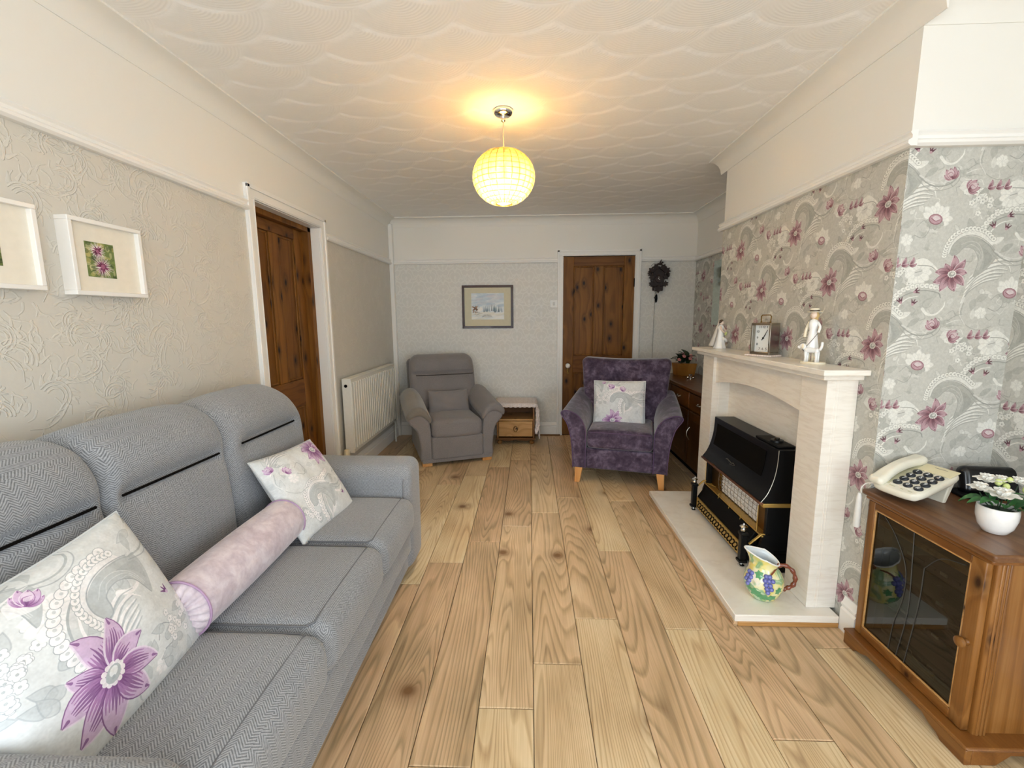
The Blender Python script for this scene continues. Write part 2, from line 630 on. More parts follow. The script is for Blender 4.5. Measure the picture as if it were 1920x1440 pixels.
def feather(c, p):
    for k in range(6):
        o = k * .018
        c.stroke([(-.247 + o * .2, .157 + o), (-.232 + o * .6, .197 + o * 1.1), (-.188 + o * .8, .231 + o * .9), (-.128 + o * .5, .246 + o * .55)], .004, .002, p['line'], .7, wm=.009)
        c.stroke([(-.25 + o * .2, .16 + o), (-.235 + o * .6, .2 + o * 1.1), (-.19 + o * .8, .235 + o * .9), (-.13 + o * .5, .25 + o * .55)], .004, .002, p['white'], .95, wm=.009)
    c.stroke([(-.13, .3), (-.1, .295), (-.09, .27)], .007, .002, p['white'])
    c.stroke([(-.24, .16), (-.245, .11), (-.215, .075), (-.17, .06), (-.13, .075)], .004, .003, p['grey'])
    c.stroke([(-.24, .18), (-.25, .125), (-.225, .08)], .005, .003, p['soft'])
    for i in range(7):
        a = 2 * PI * i / 7
        petal(c, -.175, .123, a, .022, .007, p['white'], p['soft'])
    c.stroke([(-.15, .14), (-.12, .13), (-.1, .16), (-.12, .19), (-.145, .17)], .003, .002, p['line'])
    c.poly([(-.205, .165), (-.185, .19), (-.155, .19), (-.175, .165)], p['grey'], .7)
    c.poly([(-.21, .13), (-.22, .16), (-.2, .175), (-.195, .15)], p['grey'], .7)


def daisy(c, p, x, y):
    for i in range(9):
        a = math.radians(-20 + 22 * i)
        petal(c, x, y, a, .05 + .01 * (i % 2), .011, p['white'], p['soft'])
    for i in range(6):
        petal(c, x, y, math.radians(195 + 26 * i), .036, .008, p['grey'], p['line'], None, .8)
    c.dot(x, y, .025, .019, -.2, p['mid'], .85)
    c.dot(x, y, .021, .0155, -.2, p['light'])
    c.dot(x + .002, y + .003, .014, .009, -.2, p['pale'])
    c.stroke([(x - .014, y + .003), (x, y - .006), (x + .014, y - .002)], .003, .002, p['mid'])


def bud_pair(c, p, x, y):
    c.poly([(x - .01, y - .03), (x + .03, y - .055), (x + .055, y - .03), (x + .01, y - .005)], p['white'], .7)
    c.poly([(x - .015, y + .03), (x + .015, y + .035), (x + .03, y + .01), (x + .0, y + .012)], p['grey'], .8)
    for k in range(4):
        c.stroke([(x + .01, y + .03 - k * .01), (x + .04, y + .05 - k * .018), (x + .065, y + .055 - k * .022)], .004, .001, p['white'] if k % 2 else p['line'], .8)
    for (bx, by, an) in ((x - .042, y + .018, 1.9), (x + .038, y - .026, .5)):
        for j, (da, L, wd) in enumerate(((1.3, .034, .009), (-1.3, .034, .009), (.55, .040, .012), (-.55, .040, .012), (0, .036, .013))):
            petal2(c, bx - .016 * math.cos(an), by - .016 * math.sin(an), an + da * .8, L, wd, p, -da * .9, .45 if j > 1 else .9)
        c.dot(bx + .004 * math.cos(an), by + .004 * math.sin(an), .012, .009, an, p['pale'], .75)
        c.stroke([(bx - .012, by), (bx - .002, by + .006), (bx + .008, by - .002)], .003, .001, p['mid'], .8)


def bud_three(c, p, x, y):
    for k in range(3):
        bx = x - .03 + .028 * k
        petal2(c, bx - .004, y - .014, 1.1, .032, .008, p, .9, .8)
        petal2(c, bx - .004, y - .014, .1, .026, .007, p, 1.2, .8)
    c.poly([(x - .045, y - .01), (x - .065, y - .035), (x - .03, y - .025)], p['grey'])
    c.poly([(x + .04, y + .005), (x + .075, y + .01), (x + .12, y - .025), (x + .135, y - .05), (x + .1, y - .025), (x + .06, y - .012)], p['white'])
    c.stroke([(x + .05, y - .014), (x + .1, y - .02), (x + .135, y - .055)], .003, .003, p['grey2'], .9)


def bud_trio(c, p, x, y):
    for (bx, by, a) in ((x + .02, y + .03, .4), (x - .025, y - .008, 2.0), (x + .018, y - .015, 1.2)):
        for k in (-.6, 0, .6):
            c.stroke([(bx, by), (bx + .02 * math.cos(a + k), by + .02 * math.sin(a + k))], .008, .002, p['dark'])
        c.dot(bx, by, .005, col=p['light'])


def cluster(c, p, x, y, rng):
    for k in range(10):
        a, r = rng.uniform(0, 2 * PI), rng.uniform(.02, .1)
        lx, ly = x + r * math.cos(a) * 1.2, y + r * math.sin(a) * .8
        petal(c, lx, ly, rng.uniform(0, 2 * PI), .045, .013, p['grey'], p['line'], None, .7)
    for k in range(20):
        a, r = rng.uniform(0, 2 * PI), rng.uniform(0, .08)
        lx, ly = x + r * math.cos(a) * 1.25, y + r * math.sin(a) * .7
        for i in range(5):
            c.dot(lx + .0068 * math.cos(i * 1.257), ly + .0068 * math.sin(i * 1.257), .0056, col=p['line'], alpha=.8)
        for i in range(5):
            c.dot(lx + .0065 * math.cos(i * 1.257), ly + .0065 * math.sin(i * 1.257), .0046, col=p['white'], alpha=.95)
        c.dot(lx, ly, .0025, col=p['grey2'], alpha=.8)
    fx, fy = x + .09, y + .01
    for i in range(11):
        petal(c, fx, fy, 2 * PI * i / 11, .048, .012, p['white'], p['soft'])
    c.dot(fx, fy, .018, .013, .6, p['soft'])
    c.stroke([(fx - .01, fy), (fx + .012, fy + .006)], .003, .002, p['grey2'])


def wallpaper():
    c = Canvas(1180, 1060, .59, .53, '#bdbcb5')
    rng = random.Random(3)
    offs = [(0, 0), (.295, .265)]
    for ox, oy in offs:
        c.at(ox, oy)
        for k in range(60):
            x, y = rng.uniform(-.15, .15), rng.uniform(-.26, .26)
            petal(c, x, y, rng.uniform(0, 6.28), rng.uniform(.02, .045), rng.uniform(.005, .011), (PAL['soft'], PAL['grey'], PAL['white'])[k % 3], PAL['line'] if k % 4 == 0 else None, None, .5)
        for k in range(30):
            x, y, a_ = rng.uniform(-.15, .15), rng.uniform(-.26, .26), rng.uniform(0, 6.28)
            c.stroke([(x, y), (x + .02 * math.cos(a_), y + .02 * math.sin(a_)), (x + .035 * math.cos(a_ + .9), y + .035 * math.sin(a_ + .9))], .004, .001, (PAL['white'], PAL['grey2'])[k % 2], .6)
    for f in (lambda: cluster(c, PAL, .085, .262, rng), lambda: feather(c, PAL), lambda: cscroll(c, PAL), lambda: paisley(c, PAL), lambda: daisy(c, PAL, -.082, .194),
              lambda: bud_three(c, PAL, -.175, .047), lambda: bud_pair(c, PAL, -.005, -.2), lambda: bud_trio(c, PAL, .15, .172), lambda: big_flower(c, PAL, .92)):
        for ox, oy in offs:
            c.at(ox, oy)
            f()
    c.wash(.022, 5, 2)
    return c.image('floral_wallpaper')


def damask():
    c = Canvas(540, 520, .27, .26, '#7f7f7f')

    def motif():
        for m in (-1, 1):
            def st(pts, a, b):
                c.stroke([(x * m, y) for x, y in pts], a, b, '#ffffff', .9)
            st([(0, -.11), (.03, -.09), (.055, -.05), (.05, -.01), (.02, .01)], .012, .007)
            st([(0, .12), (.02, .085), (.05, .065), (.085, .07), (.1, .05), (.085, .035)], .012, .006)
            st([(.02, .05), (.06, .03), (.075, -.01), (.1, -.03), (.125, -.02)], .014, .006)
            st([(.0, .02), (.02, .045), (.012, .07)], .014, .006)
            st([(.03, -.09), (.07, -.1), (.1, -.085), (.105, -.065)], .01, .005)
            for k in range(3):
                c.dot(m * (.075 + .016 * k), -.055 + .012 * k, .007, .012, .6 * m, '#ffffff', .9)
        c.dot(0, .02, .012, .022, 0, '#ffffff', .9)
        c.dot(0, -.05, .014, .02, 0, '#ffffff', .9)
        c.dot(0, -.085, .01, .012, 0, '#ffffff', .9)
    for o in ((0, 0), (.135, .13)):
        c.at(*o)
        motif()
    return c.image('damask_pattern', True)


def emboss():
    c = Canvas(900, 900, .6, .6, '#404040')
    rng = random.Random(11)
    for k in range(26):
        c.at(rng.uniform(0, .6), rng.uniform(0, .6), rng.uniform(.45, .8), rng.uniform(-1.2, 1.2), rng.choice((-1, 1)))
        r = .075
        for j in range(3):
            q = r - j * .018
            c.stroke([(q * math.cos(t), q * math.sin(t)) for t in np.linspace(.2, 4.2 - j * .5, 12)], .009, .004, '#ffffff', .85)
        for j in range(7):
            a = .4 + j * .5
            c.stroke([((r + .012) * math.cos(a), (r + .012) * math.sin(a)), ((r + .045) * math.cos(a + .25), (r + .045) * math.sin(a + .25))], .016, .004, '#d0d0d0', .8)
        c.stroke([(-.07, -.02), (-.06, -.09), (-.02, -.15), (.05, -.18)], .012, .004, '#ffffff', .85)
        c.stroke([(-.05, -.02), (-.035, -.08), (.0, -.12)], .009, .004, '#e0e0e0', .8)
    for k in range(240):
        c.at(rng.uniform(0, .6), rng.uniform(0, .6), 1, rng.uniform(0, 6.28))
        c.stroke([(-.02, 0), (0, .008), (.02, .002)], .007, .003, '#b0b0b0', .7)
    return c.image('embossed_relief', True)


def cushion_print(name, spots, seed, base='#d6d9da', line=PALC):
    """printed cushion cover, 0.45 m square; spots: list of (motif, x, y, scale, rot, mirror)"""
    c = Canvas(900, 900, .45, .45, base, wrap=False)
    rng = random.Random(seed)
    p = dict(line)
    for k in range(40):
        c.at(rng.uniform(0, .45), rng.uniform(0, .45))
        petal(c, 0, 0, rng.uniform(0, 6.28), rng.uniform(.03, .06), .012, p['soft'] if k % 2 else '#c3c8ca', p['line'] if k % 4 == 0 else None, None, .55)
    fs = {'flower': lambda: big_flower(c, p), 'paisley': lambda: paisley(c, p), 'scroll': lambda: cscroll(c, p), 'feather': lambda: feather(c, p), 'buds': lambda: bud_pair(c, p, 0, 0),
          'three': lambda: bud_three(c, p, 0, 0), 'cluster': lambda: cluster(c, p, 0, 0, rng), 'trio': lambda: bud_trio(c, p, 0, 0)}
    for (m, x, y, sc, rot, mir) in spots:
        c.at(x, y, sc, rot, mir)
        fs[m]()
    c.wash(.02, 12, seed)
    return c.image(name)


def thistle_photo(name, hue, n):
    c = Canvas(280, 300, .28, .30, '#6f7f4a', wrap=False)
    rng = random.Random(n)
    for k in range(60):
        c.at(rng.uniform(0, .28), rng.uniform(0, .3))
        c.dot(0, 0, rng.uniform(.01, .04), rng.uniform(.01, .03), 0, rng.choice(['#3f5230', '#8c9a55', '#c9b878', '#5d6e3c', '#d8cfa8', '#2e3c28']), .5)
    for (x, y, r) in ((.115, .225, .075), (.15, .095, .1)):
        for k in range(46):
            a = 2 * PI * k / 46 + rng.uniform(-.06, .06)
            q = r * rng.uniform(.75, 1.15)
            c.at(x, y).stroke([(.02 * math.cos(a), .02 * math.sin(a)), (q * math.cos(a), q * math.sin(a))], .008, .002, rng.choice(['#e6d9e2', '#c9a6bf', '#f0e8ea']), .9)
        for k in range(60):
            a = rng.uniform(0, 2 * PI)
            q = r * rng.uniform(.3, .68)
            c.at(x, y).stroke([(0, 0), (q * math.cos(a), q * math.sin(a))], .009, .003, rng.choice(hue), .95)
        c.at(x, y).dot(0, 0, r * .2, col='#a0607f')
    return c.image(name)


def poppy_photo(name):
    c = Canvas(280, 300, .28, .30, '#5d6a3e', wrap=False)
    rng = random.Random(5)
    for k in range(50):
        c.at(rng.uniform(0, .28), rng.uniform(0, .3)).dot(0, 0, rng.uniform(.01, .05), rng.uniform(.01, .03), 0, rng.choice(['#2f3d26', '#7d8a4c', '#4d5c34', '#96a06a']), .6)
    for k in range(9):
        c.at(.16, .13)
        petal(c, 0, 0, 2 * PI * k / 9, .12, .045, rng.choice(['#6d1526', '#8b1f33', '#4e0f1f']), '#3a0a16')
    c.at(.16, .13).dot(0, 0, .02, col='#2a0a12')
    return c.image(name)


def snow_painting():
    c = Canvas(640, 480, .64, .48, '#dfe6ea', wrap=False)
    rng = random.Random(4)
    for k in range(70):
        y = rng.uniform(.25, .48)
        c.at(rng.uniform(0, .64), y).dot(0, 0, rng.uniform(.05, .14), rng.uniform(.012, .03), .1, rng.choice(['#a9bfd2', '#c3d2de', '#eef2f3', '#d3cfd6', '#b4c8d8']), .28)
    for k in range(40):
        c.at(rng.uniform(0, .64), rng.uniform(0, .13)).dot(0, 0, rng.uniform(.05, .15), rng.uniform(.008, .02), .15, rng.choice(['#f4f3ee', '#e6e4d8', '#d9dcd8', '#efe6d2']), .5)
    for k in range(26):
        x = rng.uniform(.22, .62)
        h = rng.uniform(.05, .13) * (1.1 - abs(x - .45))
        b = .14 + rng.uniform(-.01, .02)
        col = rng.choice(['#6f8694', '#54687a', '#8ea3b0', '#47565f', '#93a7b8'])
        for j in range(5):
            t = j / 5
            c.at(x, b + h * t).poly([(-.016 * (1 - t), 0), (.016 * (1 - t), 0), (0, h * .35)], col, .55, curve=False)
    for k in range(40):
        c.at(rng.uniform(.02, .12), rng.uniform(.12, .24)).dot(0, 0, rng.uniform(.006, .02), rng.uniform(.005, .014), 0, rng.choice(['#6a3f2c', '#8c5a38', '#46342c', '#a9744c']), .6)
    for k in range(6):
        c.at(.05 + .02 * k, .12).stroke([(0, 0), (.004, .08), (-.004, .16)], .005, .001, '#40352f', .8)
    for k in range(16):
        c.at(.16 + rng.uniform(-.04, .05), .18 + rng.uniform(-.03, .04)).dot(0, 0, .022, .018, 0, '#f3f1ec', .6)
    for k in range(18):
        x = rng.uniform(.05, .4)
        c.at(x, .07 + rng.uniform(-.03, .04)).stroke([(-.04, 0), (0, .006), (.04, -.004)], .006, .002, rng.choice(['#6b6d6c', '#8d8f90', '#5a5348', '#a3a6a8']), .7)
    return c.image('snow_painting')
# ------------------------------------------------------------------ materials
def img_mat(name, im, vec_fn, rough=.6, bump=0.0, interp='Linear', ext='REPEAT'):
    g = G(name)
    t = g.n('ShaderNodeTexImage', {'Vector': vec_fn(g)}, image=im, extension=ext)
    g.set(col=t[0], rough=rough, spec=.3)
    if bump:
        g.set(nor=g.bump(t[0], bump, .002))
    return g.m


def m_paint(name, col, rough=.6, tex=.12, scale=60):
    g = G(name)
    v = g.coord('Object')
    nz = g.noise(v, scale, 3)
    big = g.noise(v, 1.2, 2)
    c = lin(col)
    g.set(col=g.mix(big, tuple(x * .97 for x in c[:3]) + (1,), tuple(min(1, x * 1.03) for x in c[:3]) + (1,)), rough=rough, spec=.3, nor=g.bump(nz, tex, .002))
    return g.m


M_CREAM = m_paint('cream_paint', '#e8e6e0')
M_WHITE = m_paint('white_gloss_paint', '#eceae6', .35, .03, 30)
M_CEIL = G('ceiling_paint')
_v = M_CEIL.coord('Object')
_r = M_CEIL.n('ShaderNodeAttribute', attribute_name='fan_r')['Fac']
_comb = M_CEIL.math('SINE', M_CEIL.math('MULTIPLY', _r, 480))
_b = M_CEIL.bump(_comb, .10, .0012)
M_CEIL = M_CEIL.set(col='#f4f3f1', rough=.75, spec=.2, nor=_b)

IM_WALL, IM_DAM, IM_EMB = wallpaper(), damask(), emboss()


def floral(name, umul, uoff):
    return img_mat(name, IM_WALL, lambda g: g.coord('UV', (umul / .59, 1 / .53, 1), (uoff, -1.743 / .53, 0)), .55, .25)


M_FLORAL_X = floral('floral_paper_breast', -1, 1.81 / .59)
M_FLORAL_Y = floral('floral_paper_return', 1, -1.55 / .59 + .5)

g = G('damask_paper')
t = g.n('ShaderNodeTexImage', {'Vector': g.coord('UV', (1 / .27, 1 / .26, 1))}, image=IM_DAM)
nz = g.noise(g.coord('Object'), 30, 3)
g.set(col=g.mix(t[0], '#cfcec9', '#dfded9'), rough=g.ramp(t[0], [(.4, .6), (1, .35)]), spec=.35, nor=g.bump(t[0], .15, .001))
M_DAMASK = g.m

g = G('embossed_paper')
t = g.n('ShaderNodeTexImage', {'Vector': g.coord('UV', (1 / .6, 1 / .6, 1))}, image=IM_EMB)
nz = g.noise(g.coord('Object'), 90, 3)
b1 = g.bump(nz, .25, .001)
g.set(col=g.mix(t[0], '#cdc9c0', '#d8d4cb'), rough=.6, spec=.3, nor=g.bump(t[0], .9, .003, b1))
M_EMBOSS = g.m


def m_wood(name, dark, mid, light, axis='y', rings=8, rough=.4, knots=True, rnd=9.0, stretch=.09, knot_scale=2.6, contrast=1.0, bump=.06, coat=0.0, kcol='#2a1608', kth=.055, nscale=3.2, straight=5.0, tone=.5):
    """timber: contour-like growth rings bent round knots, fine pores along the grain, tone shifts from piece to piece"""
    g = G(name)
    sc = {'x': (stretch, 1, 1), 'y': (1, stretch, 1), 'z': (1, 1, stretch)}[axis]
    v = g.coord('Object', rnd=rnd)
    vs = g.n('ShaderNodeMapping', {'Vector': v, 'Scale': sc})[0]
    warp = g.noise(vs, nscale, 2, .45, .25)
    sep = g.n('ShaderNodeSeparateXYZ', {0: v})
    base = g.math('ADD', sep['X' if axis != 'x' else 'Y'], g.math('MULTIPLY', sep['Y' if axis == 'z' else 'Z'], .7))
    ph = g.math('ADD', g.math('MULTIPLY', base, straight), g.math('MULTIPLY', warp, float(rings)))
    if knots:
        kv = g.coord('UV', (1, .55, 1) if axis == 'z' else (.75, .75, 1), rnd=rnd)
        kd = g.n('ShaderNodeTexVoronoi', {'Vector': kv, 'Scale': knot_scale, 'Randomness': 1.0}, voronoi_dimensions='2D')['Distance']
        ph = g.math('ADD', ph, g.math('DIVIDE', .16, g.math('ADD', kd, .05)))
        kfac = g.ramp(kd, [(kth * .35, 1.0), (kth, .4), (kth * 2.4, 0.0)])
    ring = g.ramp(g.math('FRACT', ph), [(0, .0), (.5, .2), (.82, 1.0), (.94, .5), (1, .0)])
    psc = {'x': (.03, 1, 1), 'y': (1, .03, 1), 'z': (1, 1, .03)}[axis]
    pore = g.noise(g.n('ShaderNodeMapping', {'Vector': v, 'Scale': psc})[0], 170, 2)
    cloud = g.noise(g.n('ShaderNodeMapping', {'Vector': v, 'Scale': {'x': (.35, 1, 1), 'y': (1, .35, 1), 'z': (1, 1, .35)}[axis]})[0], 6, 3)
    fac = g.math('ADD', g.math('MULTIPLY', ring, .30 * contrast), g.math('MULTIPLY', pore, .38))
    fac = g.math('ADD', fac, g.math('MULTIPLY', g.math('SUBTRACT', cloud, .5), .75))
    fac = g.math('ADD', fac, .14)
    col = g.ramp(fac, [(.12, light), (.45, mid), (.85, dark)])
    if rnd:
        t = g.n('ShaderNodeObjectInfo')['Random']
        col = g.mix(tone, col, g.ramp(t, [(0, .32), (1, .62)]), 'OVERLAY')
    if knots:
        col = g.mix(kfac, col, kcol)
    g.set(col=col, rough=rough, spec=.3, coat=coat, nor=g.bump(fac, bump, .001))
    return g.m


M_OAK = m_wood('oak_laminate', '#937757', '#cab089', '#e5cfab', 'y', 62, .34, True, 9, .075, 1.6, .95, .05, 0, '#7b5a3a', .045, 3.0, 22, tone=.62)
PK = dict(axis='z', rings=7, rough=.55, knots=True, rnd=5, stretch=.07, knot_scale=6.0, contrast=.8, bump=.04, coat=0.0, kcol='#170a03', kth=.10, nscale=5, straight=14, tone=.3)
M_PINE = m_wood('stained_pine', '#4a2c0a', '#704616', '#8a5c22', **PK)
PX = dict(PK, axis='x', kth=.07)
M_PINE_X = m_wood('stained_pine_rail', '#44270b', '#694016', '#805424', **PX)
AK = dict(axis='z', rings=7, rough=.36, knots=True, rnd=5, stretch=.07, knot_scale=5.0, contrast=.8, bump=.04, coat=.2, kcol='#32190a', kth=.07, nscale=4, straight=10, tone=.3)
M_ANT = m_wood('honey_pine_upright', '#5f3a17', '#835627', '#9c7040', **AK)
M_ANT_Y = m_wood('honey_pine_rail', '#573414', '#794b20', '#906230', **dict(AK, axis='y', kth=.05))
M_ANT_TOP = m_wood('honey_pine_top', '#4f321c', '#6f4a2e', '#86613e', **dict(AK, axis='y', kth=.03, knot_scale=3))
M_ANT_IN = m_wood('light_pine_drawer', '#9a6c36', '#bd8e55', '#d2a870', **dict(AK, axis='x', kth=.045))
M_TEAK = m_wood('sideboard_wood', '#3a1e09', '#522d0f', '#633a16', **dict(AK, knots=False))
M_TEAK_Y = m_wood('sideboard_top_wood', '#40220b', '#5a3312', '#6c431c', **dict(AK, axis='y', knots=False))
M_BEECH = m_wood('beech_leg', '#bb8142', '#d39655', '#e2ac6a', **dict(AK, knots=False, contrast=.4))
M_REDWOOD = m_wood('dark_frame_wood', '#26100a', '#381a10', '#452216', **dict(AK, axis='x', knots=False))
M_PLANTER = m_wood('planter_wood', '#7a4c1a', '#9a6828', '#b07b3a', **dict(AK, knots=False))


def m_tweed(name, dark, light, pitch=.007, chev=.017, bump=.35, coarse=.5):
    """herringbone wool: chevron twill on the unwrapped cloth"""
    g = G(name)
    uv = g.n('ShaderNodeTexCoord')['UV']
    sp_ = g.n('ShaderNodeSeparateXYZ', {0: uv})
    tri = g.math('PINGPONG', sp_['X'], chev)
    s = g.math('SINE', g.math('MULTIPLY', g.math('ADD', sp_['Y'], tri), 2 * PI / pitch))
    s = g.math('ADD', g.math('MULTIPLY', s, .5), .5)
    fine = g.noise(g.coord('UV', (1, 1, 1)), 420, 2)
    mel = g.noise(g.coord('UV', (1, 1, 1)), 120, 3, .6)
    big = g.noise(g.coord('Object'), 5, 3)
    fac = g.math('ADD', g.math('MULTIPLY', s, .45), g.math('MULTIPLY', fine, .4))
    fac = g.math('ADD', fac, g.math('MULTIPLY', mel, .45))
    fac = g.math('SUBTRACT', fac, .12)
    col = g.ramp(fac, [(.15, dark), (.85, light)])
    col = g.mix(.35, col, g.ramp(big, [(.35, .44), (.65, .56)]), 'OVERLAY')
    g.set(col=col, rough=.9, spec=.15, sheen=.25, sheenr=.5, nor=g.bump(fac, bump, .0015))
    return g.m


M_TWEED = m_tweed('grey_herringbone_wool', '#4b4e53', '#acafb4')
M_TWEED2 = m_tweed('grey_brown_chenille', '#5f5a5a', '#999392', .005, .01, .2)
M_SEAM = plain('seam_thread', '#6a6b6f', .9)
M_PIPE = plain('piping_grey', '#7d7e82', .9)


def m_velvet(name, dark, mid, light, scale=14, sheen=.8):
    g = G(name)
    v = g.coord('Object')
    a = g.noise(v, scale, 4, .6, .6)
    b = g.noise(v, scale * 4, 3, .6)
    fac = g.math('ADD', g.math('MULTIPLY', a, .7), g.math('MULTIPLY', b, .3))
    col = g.ramp(fac, [(.34, dark), (.5, mid), (.64, light)])
    g.set(col=col, rough=.75, spec=.2, sheen=sheen, sheenr=.35, nor=g.bump(b, .15, .002))
    return g.m


M_PURPLE = m_velvet('purple_velvet', '#34293a', '#4f4153', '#73667a', 12, .6)
M_PURPLE_PIPE = plain('purple_piping', '#5d4766', .8)
M_LILAC = m_velvet('lilac_crushed_velvet', '#bcadb8', '#cfc2cb', '#e0d6dd', 16, .5)
M_LILAC_PIPE = plain('lilac_piping', '#b193b3', .7)
M_LACE = G('crochet_lace')
_v = M_LACE.coord('UV', (1, 1, 1))
_d = M_LACE.n('ShaderNodeTexVoronoi', {'Vector': _v, 'Scale': 70.0, 'Randomness': .3})['Distance']
M_LACE = M_LACE.set(col=M_LACE.ramp(_d, [(.15, '#f2eae6'), (.5, '#e6d8d2'), (.75, '#c9b6b0')]), rough=.9, nor=M_LACE.bump(_d, .6, .003))

g = G('cream_marble')
v = g.coord('Object', (1.5, 1.5, 11), rot=(.42, .5, .0))
w1 = g.noise(v, 5.5, 4, .55, .3)
n1 = g.noise(g.coord('Object'), 9, 4, .6)
vein = g.ramp(w1, [(.46, 0.0), (.56, .6), (.6, 1.0), (.66, .15)])
col = g.mix(n1, '#ebe5da', '#f3efe8')
g.set(col=g.mix(g.math('MULTIPLY', g.math('MULTIPLY', vein, n1), .42), col, '#c2b2a0'), rough=.32, spec=.45)
M_MARBLE = g.m

M_BLACK = plain('black_enamel', '#07080a', .38, spec=.25)
M_BLACK2 = plain('matt_black_metal', '#050506', .6, spec=.2)
M_BRASS = plain('brass', '#c9a85e', .38, .75)
M_BRASS_D = plain('dark_brass', '#7d5f2f', .35, 1.0)
M_COPPER = plain('coppered_trim', '#8c6350', .35, .8)
M_CHROME = plain('chrome', '#d8d8d6', .12, 1.0)
M_STEEL = plain('brushed_steel', '#a8a297', .3, 1.0)
M_CERAM = plain('white_radiant_clay', '#fbf8f6', .8)
M_HOLE = plain('dark_gap', '#0c0907', .9, spec=.1)
M_PORC = plain('white_porcelain', '#f1f1ef', .18, coat=.5)
M_PORC_C = plain('cream_porcelain', '#e9dfc6', .25, coat=.4)
M_HAIR_D = plain('brown_glazed_hair', '#4a3a2c', .35)
M_HAIR_F = plain('fair_glazed_hair', '#c9a971', .35)
M_SKIN_P = plain('flesh_glaze', '#ead3c0', .3)
M_PHONE = plain('ivory_plastic', '#e4e1d2', .35)
M_PHONE_D = plain('ivory_plastic_recess', '#c5c2a6', .4)
M_KEY = plain('charcoal_key', '#1b222b', .35)
M_INK_W = plain('white_legend', '#e9ecee', .6)
M_INK = plain('dark_ink', '#22201d', .7)
M_INK_G = plain('grey_ink', '#8b8877', .7)
M_PLASTIC = plain('white_plastic', '#e2e2df', .35)
M_RADW = plain('radiator_enamel', '#e2dfd6', .35)
M_DARKWOOD = plain('carved_dark_wood', '#22100b', .45)
M_CABLE = plain('grey_cable', '#77746c', .6)
M_MOUNT = plain('ivory_mount_card', '#e6e0d2', .9)
M_MOUNT2 = plain('cream_mount_card', '#d3cdb4', .9)
M_LEAF = G('leaf_green')
_n = M_LEAF.noise(M_LEAF.coord('Object', rnd=4), 40, 3)
M_LEAF = M_LEAF.set(col=M_LEAF.ramp(_n, [(.3, '#23502c'), (.6, '#3f7a41'), (.8, '#6b9a52')]), rough=.5)
M_LEAF_D = plain('dark_leaf', '#1d3320', .5, grain=.3)
M_PETAL = plain('white_petal', '#f4f3ee', .6)
M_PETAL_G = plain('greenish_bud', '#c9d48a', .6)
M_PINKP = plain('pink_petal', '#d08a8a', .6)
M_SOIL = plain('dark_moss', '#2c3a30', .9, grain=.4)

g = G('mirror_glass')
g.set(col='#c9d3c8', rough=.03, metal=1.0)
M_MIRROR = g.m
g = G('clear_pane')
g.set(col='#ffffff', rough=.02, trans=1.0, ior=1.45)
M_PANE = g.m
g = G('smoked_pane')
g.set(col='#8d918e', rough=.02, trans=1.0, ior=1.5)
M_SMOKE = g.m
g = G('bead_glass')
v = g.coord('Object', rnd=3)
bc = g.mix(g.noise(v, 60, 2), '#cdaa52', '#dcc079')
tl = g.n('ShaderNodeBsdfTranslucent', {'Color': bc})[0]
df = g.n('ShaderNodeBsdfPrincipled', {'Base Color': bc, 'Roughness': .2})[0]
mx = g.n('ShaderNodeMixShader', {0: .22, 1: df, 2: tl})[0]
tr_ = g.n('ShaderNodeBsdfTransparent', {'Color': '#fff8e6'})[0]
mx = g.n('ShaderNodeMixShader', {0: .32, 1: mx, 2: tr_})[0]
g.t.links.new(mx, g.t.nodes['Material Output'].inputs['Surface'])
M_BEAD = g.m
g = G('lit_bulb')
g.set(col='#ffffff', emit='#ffdf9c', emits=14.0, rough=.4)
M_BULB = g.m

g = G('glazed_fruit_pattern')
v = g.coord('Object')
n1 = g.noise(v, 11, 2, .5, .5)
n2 = g.noise(v, 26, 3, .5)
n3 = g.noise(g.coord('Object', loc=(3, 1, 2)), 14, 2, .5, .8)
c1 = g.ramp(n1, [(.34, '#f1eedd'), (.46, '#f0eab4'), (.56, '#eadb72'), (.66, '#efe9c6')])
c1 = g.mix(g.ramp(n3, [(.54, 0.0), (.62, .9)]), c1, '#7fb384')
c1 = g.mix(g.ramp(n3, [(.64, 0.0), (.72, 1.0)]), c1, '#cfe0bd')
c1 = g.mix(g.ramp(n2, [(.6, 0.0), (.72, .6)]), c1, '#e8c06a')
g.set(col=c1, rough=.15, coat=.6)
M_JUG = g.m
M_GRAPE = plain('grape_glaze', '#6a6fb4', .12, grain=.35, coat=.6)
M_TWIG = plain('brown_twig_glaze', '#7a3d28', .2, grain=.35, gscale=60, coat=.5)
M_GLAZE_IN = plain('pale_blue_glaze', '#dfe8ee', .12, coat=.6)
# ------------------------------------------------------------------ the room
XL, XR, YF, YB, ZC = -1.52, 1.79, 4.99, -4.0, 2.40     # left wall, alcove wall, far wall, wall behind the camera, ceiling
BX, BY0, BY1 = 1.35, 1.74, 3.27                        # chimney breast face and its two ends
RAIL = 1.915                                           # underside of the picture rail
T = .12

